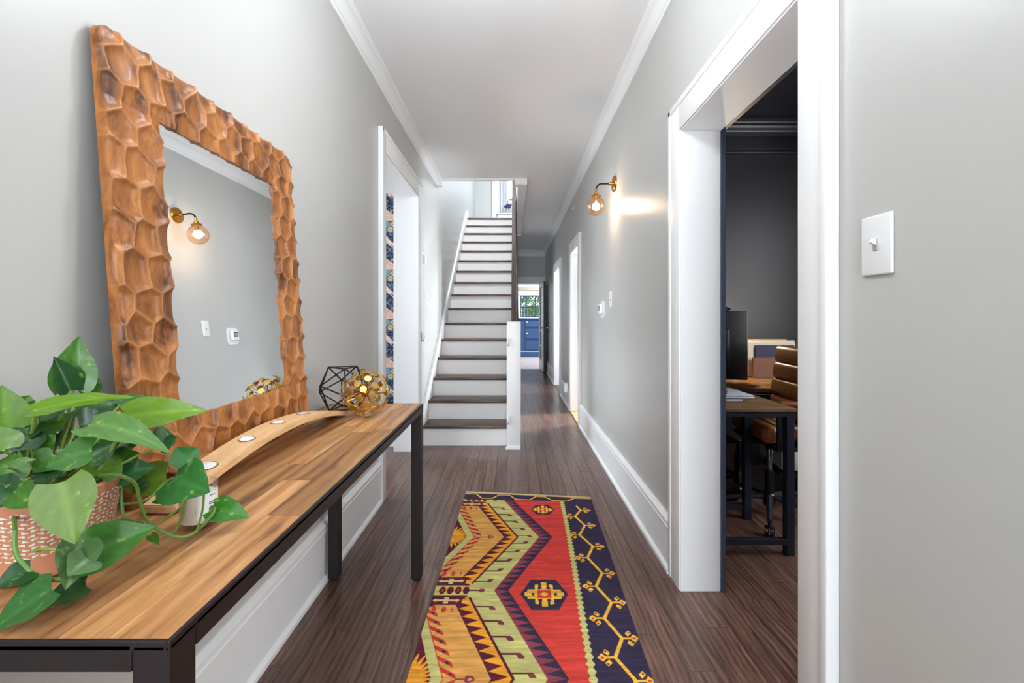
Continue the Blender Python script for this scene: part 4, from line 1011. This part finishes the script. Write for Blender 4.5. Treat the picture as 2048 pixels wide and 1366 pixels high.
for a_ in (((60, 960, .74), (40, 900, .74), (75, 830, .74)), ((40, 960, .73), (60, 890, .73), (70, 820, .72)), ((170, 965, .74), (205, 930, .75), (232, 880, .76), (252, 836, .76)), ((150, 960, .76), (160, 900, .77), (180, 855, .72)), ((90, 965, .78), (120, 900, .79), (146, 780, .80)), ((120, 960, .78), (140, 880, .79), (150, 820, .80)), ((196, 960, .75), (215, 905, .76), (245, 870, .77)), ((80, 960, .76), (100, 940, .77), (140, 870, .79)), ((20, 960, .7), (22, 920, .71), (18, 870, .72))):
    vine(a_, .0026, 'stem', 'petiole')

# ------------------------------------------------------------------ wall sconce
SY, SZ = 3.38, 2.20
so = thing('wall_sconce', 'brass wall sconce with lit round glass globe on the right wall', 'wall lamp', (XR, SY, SZ))
MB().lathe([(0, 0), (.060, 0), (.060, .010), (.056, .016), (.030, .018), (0, .018)], 32, Matrix.Translation((XR, SY, SZ)) @ Matrix.Rotation(-R90, 4, 'Y')).build('canopy', 'brass', so, True)
gx = .613; gz = 2.034
MB().lathe([(0, 0), (.013, 0), (.013, .020), (.009, .034), (0, .034)], 16, Matrix.Translation((XR-.016, SY, SZ)) @ Matrix.Rotation(-R90, 4, 'Y')).build('collar', 'brass', so, True)
arc = [(XR-.04, SY, SZ)]+[(gx+.045-.045*math.sin(t), SY, SZ-.045+.045*math.cos(t)) for t in [k/8*R90 for k in range(9)]]+[(gx, SY, SZ-.062)]
MB().tube(arc, .0062, 10).build('arm', 'dark_bronze', so, True)
MB().lathe([(0, .128), (.009, .128), (.009, .105), (.017, .100), (.017, .088), (.034, .080), (.037, .066), (.030, .066), (0, .07)], 24, Matrix.Translation((gx, SY, gz))).build('socket_cup', 'brass', so, True)
MB().lathe([(0, .066), (.012, .066), (.012, .036), (0, .034)], 14, Matrix.Translation((gx, SY, gz))).build('bulb_holder', 'brass', so, True)
b = bmesh.new(); bmesh.ops.create_uvsphere(b, u_segments=40, v_segments=24, radius=.072); bmesh.ops.translate(b, vec=(gx, SY, gz), verts=b.verts)
mkobj('glass_globe', b, 'amber_globe', so, True, 180)
MB().ball((gx, SY, gz+.004), .017, 3, (1, 1, 1.35)).build('bulb', 'bulb_glow', so, True)
point('sconce_bulb', (gx, SY, gz+.004), LP_['sconce'], (1, .92, .83), .030)

# ------------------------------------------------------------------ switches, thermostat and other small wall things
def switch(name_label, wall, s, y, z, hh=.124, ww=.079):
    """plate on a wall face at x=wall, sticking out towards s"""
    t = thing('light_switch', name_label, 'light switch', (wall, y, z), 'white toggle light switches')
    def bx(a, b): return (min(a, b), max(a, b))
    x0, x1 = bx(wall, wall+s*.007)
    MB().box(x0, x1, y-ww/2, y+ww/2, z-hh/2, z+hh/2, bevel=.0035, seg=3).build('plate', 'white_plastic', t, True)
    x0, x1 = bx(wall+s*.006, wall+s*.009); MB().box(x0, x1, y-.0055, y+.0055, z-.012, z+.012, bevel=.001).build('toggle_slot', 'grey_plastic', t)
    xs0, xs1 = bx(wall+s*.004, wall+s*.019)
    b = MB().box(xs0, xs1, y-.0042, y+.0042, z-.005, z+.005, bevel=.0012); b.build('toggle', 'white_plastic', t, True, M=Matrix.Translation((wall, y, z)) @ Matrix.Rotation(s*-.5, 4, 'Y') @ Matrix.Translation((-wall, -y, -z)))
    for dz in (-.030, .030): MB().lathe([(0, .0006), (.003, .0004), (.003, 0)], 8, Matrix.Translation((wall+s*.0072, y, z+dz)) @ Matrix.Rotation(s*R90, 4, 'Y')).build('screw', 'white_plastic', t)
switch('white toggle switch on the right wall nearest the camera', XR, -1, .940, 1.352)
switch('white toggle switch beside the round thermostat', XR, -1, 3.52, 1.348)
switch('white toggle switch on the stair wall by the left opening', XL, 1, 4.62, 1.39)
th_ = thing('thermostat', 'white thermostat with small screen on a rounded plate', 'thermostat', (XR, 3.84, 1.275))
rp = [(3.84+sx_*(.046+.026*math.cos(t)) if True else 0, 1.275+sz_*(.046+.026*math.sin(t))) for sx_, sz_, ts in ((1, 1, (0, 1)), (-1, 1, (1, 0)), (-1, -1, (0, 1)), (1, -1, (1, 0))) for t in [R90*(ts[0]+(ts[1]-ts[0])*k/6) for k in range(7)]]
MB().prism(rp, 'x', XR-.006, XR, bevel=.0015).build('back_plate', 'white_plastic', th_, True)
MB().box(XR-.036, XR-.005, 3.84-.045, 3.84+.045, 1.278-.045, 1.278+.045, bevel=.012, seg=4).build('body', 'white_plastic', th_, True)
MB().box(XR-.0368, XR-.034, 3.84-.030, 3.84+.028, 1.278-.012, 1.278+.030, bevel=.0008).build('screen', 'screen_dark', th_)
MB().box(XR-.0376, XR-.036, 3.84-.022, 3.84+.02, 1.278-.004, 1.278+.022).build('digits_panel', 'grey_plastic', th_)
for lab, y, z in (('tiny white hook under the crown near the sconce', 5.7, 2.58), ('tiny white hook under the crown near the end wall', 9.05, 2.54)):
    t = thing('wall_hook', lab, 'hook', (XR, y, z), 'tiny white hooks under the right crown')
    MB().box(XR-.006, XR, y-.02, y+.02, z-.025, z+.02, bevel=.003).build('plate', 'white_plastic', t, True); MB().tube([(XR-.004, y, z), (XR-.022, y, z-.006), (XR-.024, y, z+.01)], .004, 6).build('prong', 'white_plastic', t, True)
t = thing('door_chime', 'small white box on the stair wall beside the left casing', 'door chime', (XL, 4.42, 1.77))
MB().box(XL, XL+.030, 4.385, 4.455, 1.73, 1.812, bevel=.006, seg=3).build('body', 'white_plastic', t, True); MB().box(XL+.029, XL+.032, 4.40, 4.44, 1.755, 1.79, bevel=.001).build('button', 'trim_paint', t)
t = thing('gate_latch', 'white safety gate latch screwed to the left casing', 'gate latch', (XL+.036, 4.20, 1.03))
MB().box(XL+.036, XL+.046, 4.18, 4.22, .985, 1.075, bevel=.004).build('plate', 'white_plastic', t, True); MB().box(XL+.044, XL+.060, 4.185, 4.215, 1.02, 1.05, bevel=.004).build('cup', 'white_plastic', t, True); MB().ball((XL+.05, 4.19, 1.0), .008, 2).build('pin', 'grey_plastic', t)
t = thing('plug_in_freshener', 'white plug-in unit on the baseboard before the far doorway', 'plug-in', (XR-.02, 6.15, .2))
MB().box(XR-.075, XR-.02, 6.09, 6.19, .205, .335, bevel=.02, seg=4).build('body', 'white_plastic', t, True); MB().box(XR-.070, XR-.02, 6.095, 6.185, .165, .21, bevel=.006).build('base', 'grey_plastic', t, True)

ld = thing('added_landing_lamp', 'added unseen white globe lamp hanging over the stairwell upstairs', 'pendant lamp', (-.35, 4.5, 5.4))  # lamp body added out of view to carry the stair fill
MB().tube([(-.35, 4.5, 5.4), (-.35, 4.5, 5.03)], .005, 8).build('rod', 'brass', ld, True)
MB().lathe([(0, 5.04), (.03, 5.04), (.05, 5.0), (0, 5.0)], 20, Matrix.Translation((-.35, 4.5, 0))).build('socket_cup', 'brass', ld, True)
b = bmesh.new(); bmesh.ops.create_uvsphere(b, u_segments=24, v_segments=16, radius=.16); bmesh.ops.translate(b, vec=(-.35, 4.5, 4.85), verts=b.verts); mkobj('glass_globe', b, 'clear_glass', ld, True, 180)
# pendants added out of view to fill the hall (their bulbs are the point lights at the top of the script)
for py, lab in ((1.5, 'added unseen clear glass globe pendant lamp above the console'), (-1.6, 'added unseen clear glass globe pendant lamp nearer the front door')):
    cl = thing('added_pendant', lab, 'pendant lamp', (-.05, py, ZC), 'added glass globe pendants in the hall')
    MB().lathe([(0, 0), (.06, 0), (.06, -.012), (.05, -.022), (0, -.022)], 24, Matrix.Translation((-.05, py, ZC))).build('canopy', 'brass', cl, True)
    MB().tube([(-.05, py, ZC-.02), (-.05, py, 2.6)], .005, 8).build('rod', 'brass', cl, True)
    MB().lathe([(0, 2.61), (.03, 2.605), (.04, 2.58), (.03, 2.58), (0, 2.585)], 20, Matrix.Translation((-.05, py, 0))).build('socket_cup', 'brass', cl, True)
    b = bmesh.new(); bmesh.ops.create_uvsphere(b, u_segments=32, v_segments=20, radius=.135); bmesh.ops.translate(b, vec=(-.05, py, 2.46), verts=b.verts); mkobj('glass_globe', b, 'clear_glass', cl, True, 180)
tf = thing('added_floor_lamp', 'added slim uplighting floor lamp behind the camera', 'floor lamp', (-.55, -.9, 0))  # lamp body added out of view to carry the ceiling uplight
MB().lathe([(0, 0), (.13, 0), (.13, .012), (.02, .025), (.012, .04), (.012, 1.52), (.03, 1.53), (.14, 1.60), (.15, 1.61), (.145, 1.612), (.03, 1.545), (0, 1.54)], 28, Matrix.Translation((-.55, -.9, 0))).build('stand', 'brass', tf, True)

# ------------------------------------------------------------------ office furniture
# side table
ot = thing('office_side_table', 'narrow rustic wooden table on navy steel legs in the office', 'table', (1.2, 2.5, 0))
ox0, ox1, oy0, oy1, oz = .98, 1.425, 2.29, 2.76, .747
MB().box(ox0, ox1, oy0, oy1, oz-.018, oz, bevel=.002).build('tabletop', 'rustic_wood', ot)
for x in (ox0+.005, ox1-.045):
    for y in (oy0+.006, oy1-.046): MB().box(x, x+.04, y, y+.04, 0, oz-.018, bevel=.002).build('leg', 'navy_steel', ot)
for y in (oy0+.006, oy1-.036): MB().box(ox0+.045, ox1-.045, y, y+.03, oz-.045, oz-.018, bevel=.002).build('rail', 'navy_steel', ot); MB().box(ox0+.045, ox1-.045, y, y+.03, .055, .085, bevel=.002).build('stretcher', 'navy_steel', ot)
for x in (ox0+.01, ox1-.04): MB().box(x, x+.03, oy0+.046, oy1-.046, oz-.045, oz-.018, bevel=.002).build('rail', 'navy_steel', ot)
# books and laptop on it
bk = thing('blue_book', 'blue covered book under the grey laptop on the office table', 'book', (1.15, 2.55, oz))
MB().box(1.0, 1.25, 2.47, 2.70, oz+.001, oz+.004, bevel=.001).box(1.0, 1.25, 2.47, 2.70, oz+.016, oz+.019, bevel=.001).build('cover', 'book_blue', bk); MB().box(1.0, 1.245, 2.475, 2.695, oz+.004, oz+.016).build('pages', 'paper_white', bk)
lt = thing('laptop', 'closed pale grey laptop lying on the blue book', 'laptop', (1.15, 2.56, oz+.02))
MB().box(.97, 1.305, 2.46, 2.74, oz+.020, oz+.029, bevel=.003).build('base', 'laptop_grey', lt, True); MB().box(.97, 1.305, 2.46, 2.74, oz+.030, oz+.036, bevel=.0025).build('lid', 'laptop_grey', lt, True)
wb = thing('wooden_ornament', 'polished dark wooden ball ornament on a small base', 'ornament', (1.04, 2.35, oz))
MB().ball((1.072, 2.36, oz+.078), .034, 3, (1, 1, 1.15)).build('ball', 'walnut_ball', wb, True); MB().lathe([(0, .05), (.014, .05), (.012, .036), (.03, .026), (.034, .004), (.04, .003), (.04, 0), (0, 0)], 20, Matrix.Translation((1.072, 2.36, oz+.001))).build('base', 'walnut_ball', wb, True)
# main desk
dk = thing('live_edge_desk', 'live edge wooden desk against the charcoal wall', 'desk', (1.7, 3.4, 0))
r_ = random.Random(8); n = 40
pts = [(1.0+1.6*k/n, 3.10+.02*math.sin(k*.7)+.012*math.sin(k*1.9)) for k in range(n+1)]
MB().prism(pts+[(2.6, 3.72), (1.0, 3.72)], 'z', .71, .752, bevel=.003).build('slab', 'desk_wood', dk)
for x in (1.08, 2.45):
    for y in (3.15, 3.62): MB().box(x, x+.05, y, y+.05, 0, .71, bevel=.003).build('leg', 'navy_steel', dk)
MB().box(1.1, 2.45, 3.15, 3.18, .67, .71, bevel=.002).build('apron', 'navy_steel', dk)
mo = thing('monitor', 'black monitor seen from behind on the live edge desk', 'monitor', (1.4, 3.35, .752))
RM = Matrix.Translation((1.635, 3.18, .77)) @ Matrix.Rotation(math.radians(168), 4, 'Z')
MB().box(0, .62, -.014, .012, 0, .482, bevel=.006).build('screen', 'black_plastic', mo, True, M=RM); MB().box(.12, .50, .010, .035, .08, .36, bevel=.012, seg=3).build('back_shell', 'black_plastic', mo, True, M=RM)
MB().box(.28, .34, .02, .05, -.0, .2, bevel=.004).build('stand', 'black_plastic', mo, True, M=RM); MB().box(.20, .42, -.05, .11, -.017, -.008, bevel=.003).build('foot', 'black_plastic', mo, True, M=RM)
MB().box(.008, .035, -.03, -.012, .005, .085, bevel=.003).build('webcam', 'navy_steel', mo, True, M=RM)
la = thing('desk_lamp', 'lit metal desk lamp behind the monitor', 'desk lamp', (1.55, 3.6, .752))
MB().lathe([(0, 0), (.07, 0), (.07, .012), (.06, .02), (0, .02)], 24, Matrix.Translation((1.55, 3.6, .7525))).build('base', 'brass', la, True)
MB().tube([(1.55, 3.6, .77), (1.53, 3.6, 1.10), (1.54, 3.58, 1.22), (1.60, 3.56, 1.285)], .007, 8).build('stem', 'brass', la, True)
ML = Matrix.Translation((1.59, 3.55, 1.305)) @ Matrix.Rotation(math.radians(128), 4, 'Y')
MB().lathe([(0, -.02), (.014, -.02), (.022, 0), (.03, .05), (.042, .09), (.040, .09), (.028, .05), (.018, .0)], 20, ML).build('lamp_shade', 'chrome', la, True)
MB().ball(ML @ Vector((0, 0, .06)), .018, 2).build('bulb', 'lamp_glow', la, True)
point('desk_lamp_bulb', (1.69, 3.5, 1.20), LP_['desk'], (1, .80, .55), .03)
# file holder on the desk
fh = thing('file_holder', 'brown leather desk file holder on gold wire', 'file holder', (1.92, 3.5, .752))
MB().box(1.80, 2.15, 3.42, 3.432, .756, .90, bevel=.003).build('front_pocket', 'leather_dark', fh); MB().box(1.80, 2.15, 3.55, 3.56, .756, .94, bevel=.003).build('back_pocket', 'leather_dark', fh); MB().box(1.80, 2.15, 3.42, 3.56, .753, .758).build('bottom', 'leather_dark', fh)
for y in (3.415, 3.566): MB().tube([(1.795, y, .753), (1.795, y, .905), (2.155, y, .905), (2.155, y, .753)], .003, 6).build('wire', 'brass', fh)
for lab, nm, mt, x0, x1, y, z1, cat in (('cream folder standing in the leather file holder', 'cream_folder', 'folder_cream', 1.785, 2.14, 3.455, 1.02, 'folder'), ('navy folder in front of the cream folder', 'navy_folder', 'folder_navy', 1.83, 2.13, 3.442, .985, 'folder'), ('yellow folder sticking out behind the cream folder', 'yellow_folder', 'folder_yellow', 1.745, 2.10, 3.49, 1.03, 'folder'), ('brown folder at the back of the file holder', 'brown_folder', 'leather_dark', 1.72, 2.08, 3.525, .97, 'folder')):
    t = thing(nm, lab, cat, ((x0+x1)/2, y, .76)); MB().box(x0, x1, y, y+.003, .76, z1, bevel=.001).build('front_cover', mt, t); MB().box(x0+.004, x1-.01, y+.004, y+.009, .762, z1-.01).build('papers', 'paper_white', t); MB().box(x0, x1, y+.010, y+.013, .76, z1+.012, bevel=.001).build('back_cover', mt, t)
bu = thing('desk_figurine', 'small white ornament on the desk beside the monitor', 'ornament', (1.66, 3.4, .752))
MB().prism([(1.64, .753), (1.69, .753), (1.69, .762), (1.668, .772), (1.668, .815), (1.645, .815), (1.645, .775)], 'y', 3.40, 3.425, bevel=.002).build('figure', 'paper_white', bu); MB().box(1.632, 1.70, 3.39, 3.435, .7522, .756, bevel=.001).build('base', 'paper_white', bu)
# floor things under the desk
pn = thing('grey_box', 'pale grey machine standing under the desk behind the chair', 'printer', (1.95, 3.25, .2))
PM = Matrix.Translation((1.755, 2.98, 0)) @ Matrix.Rotation(math.radians(-10), 4, 'Z')
MB().box(0, .5, 0, .40, .205, .345, bevel=.008).build('body', 'printer_grey', pn, True, M=PM); MB().box(0, .5, 0, .40, .347, .357, bevel=.003).build('lid', 'white_plastic', pn, True, M=PM); MB().box(.03, .47, .03, .37, .186, .205).build('base', 'black_plastic', pn, M=PM)
sf = thing('low_stand', 'low dark stand carrying the pale grey machine', 'stand', (1.95, 3.2, 0))
MB().box(-.02, .52, -.02, .42, .17, .185, bevel=.002).build('shelf', 'black_plastic', sf, M=PM)
for x in (.06, .47):
    for y in (.10, .38): MB().box(x, x+.025, y, y+.025, 0, .17).build('leg', 'black_plastic', sf, M=PM)
pb = thing('clear_bin', 'smoky clear plastic bin on the office floor', 'bin', (1.25, 3.1, 0))
for x0, x1, y0, y1, z0, z1 in ((1.14, 1.475, 2.98, 2.984, .02, .38), (1.14, 1.475, 3.26, 3.264, .02, .38), (1.14, 1.144, 2.984, 3.26, .02, .38), (1.471, 1.475, 2.984, 3.26, .02, .38)): MB().box(x0, x1, y0, y1, z0, z1).build('side', 'smoked_bin', pb)
MB().box(1.14, 1.475, 2.98, 3.264, .012, .02).build('bottom', 'smoked_bin', pb); MB().box(1.135, 1.485, 2.97, 3.274, .38, .395, bevel=.003).build('lid', 'black_plastic', pb)
ba = thing('woven_basket', 'small tan woven basket lying by the chair base', 'basket', (1.56, 3.38, 0))
MB().box(1.47, 1.65, 3.22, 3.54, .002, .02, bevel=.004).build('bottom', 'basket', ba)
for k in range(5): MB().box(1.48, 1.645, 3.225, 3.235, .025+k*.018, .037+k*.018, bevel=.002).build('weft', 'basket', ba); MB().box(1.475, 1.485, 3.23, 3.53, .025+k*.018, .037+k*.018, bevel=.002).build('weft', 'basket', ba)
for k in range(7): MB().box(1.48+k*.026, 1.488+k*.026, 3.222, 3.23, .01, .12, bevel=.001).build('stake', 'basket', ba)

# leather office chair
ch = thing('office_chair', 'tan leather swivel office chair with ribbed back at the desk', 'office chair', (1.568, 2.79, 0))
CM = Matrix.Translation((1.568, 2.79, 0)) @ Matrix.Rotation(math.radians(-3), 4, 'Z')    # chair faces -x
hub = (0, 0, .12)
MB().lathe([(0, .055), (.03, .06), (.036, .09), (.036, .125), (.027, .135), (.027, .27), (.014, .272), (.014, .40), (.03, .42), (0, .42)], 20).build('gas_lift', 'black_plastic', ch, True, M=CM)
MB().lathe([(.0145, .272), (.0165, .275), (.0165, .40), (.0145, .405)], 20).build('lift_sleeve', 'chrome', ch, True, M=CM)
for k in range(5):
    a = math.radians(236+8+72*k); dx, dy = math.cos(a), math.sin(a)
    lg = MB().tube([(dx*.03, dy*.03, .112), (dx*.18, dy*.18, .098), (dx*.315, dy*.315, .078)], [.019, .016, .013], 8).build('base_leg', 'navy_steel', ch, True, M=CM)
    cx_, cy_ = dx*.325, dy*.325
    MB().tube([(cx_, cy_, .085), (cx_, cy_, .05)], .010, 8).build('caster_fork', 'black_plastic', lg, True, M=CM)
    for s_ in (-1, 1): MB().lathe([(0, -.011), (.022, -.011), (.028, -.007), (.028, .007), (.022, .011), (0, .011)], 18, Matrix.Translation((cx_-dy*.014*s_, cy_+dx*.014*s_, .0285)) @ Matrix.Rotation(a, 4, 'Z') @ Matrix.Rotation(R90, 4, 'X')).build('caster_wheel', 'black_plastic', lg, True, M=CM)
MB().lathe([(0, .40), (.02, .40), (.03, .47), (0, .47)], 16).build('lift_head', 'black_plastic', ch, True, M=CM)
MB().box(-.15, .15, -.15, .15, .465, .487, bevel=.004).build('seat_plate', 'black_plastic', ch, M=CM)
for k in range(4):
    x0 = -.138+k*.088; MB().box(x0, x0+.092, -.235, .235, .485, .59-.006*k, bevel=.04, seg=5).build('seat_cushion', 'leather', ch, True, M=CM)
for k in range(4):
    z0 = .60+k*.106; xo = .125+.014*k
    B_ = Matrix.Translation((xo, 0, z0)) @ Matrix.Rotation(math.radians(8), 4, 'Y')
    MB().box(-.035, .05, -.23, .23, -.006, .110, bevel=.034, seg=5).build('back_cushion', 'leather', ch, True, M=CM @ B_)
MB().box(.16, .185, -.2, .2, .47, .72, bevel=.005).build('back_bracket', 'black_plastic', ch, M=CM)
for s_ in (-1, 1):
    y = s_*.252
    MB().tube([(-.06, y, .47), (-.075, y, .60), (-.085, y, .70), (-.06, y, .715), (.15, y, .70)], .010, 8).build('arm_frame', 'black_plastic', ch, True, M=CM)
    MB().box(-.075, .17, y-.024, y+.024, .708, .736, bevel=.012, seg=3).build('arm_pad', 'leather_dark', ch, True, M=CM)
    MB().lathe([(0, -.024), (.014, -.024), (.018, .0), (.016, .02), (0, .02)], 14, Matrix.Translation((-.092, y, .714)) @ Matrix.Rotation(R90, 4, 'Y')).build('arm_cap', 'chrome', ch, True, M=CM)
    MB().box(-.085, -.05, y-.008, y+.008, .455, .70, bevel=.003).build('arm_post', 'black_plastic', ch, M=CM); MB().box(-.085, .1, min(y, y*.5), max(y, y*.5), .455, .475, bevel=.003).build('arm_bracket', 'black_plastic', ch, M=CM)
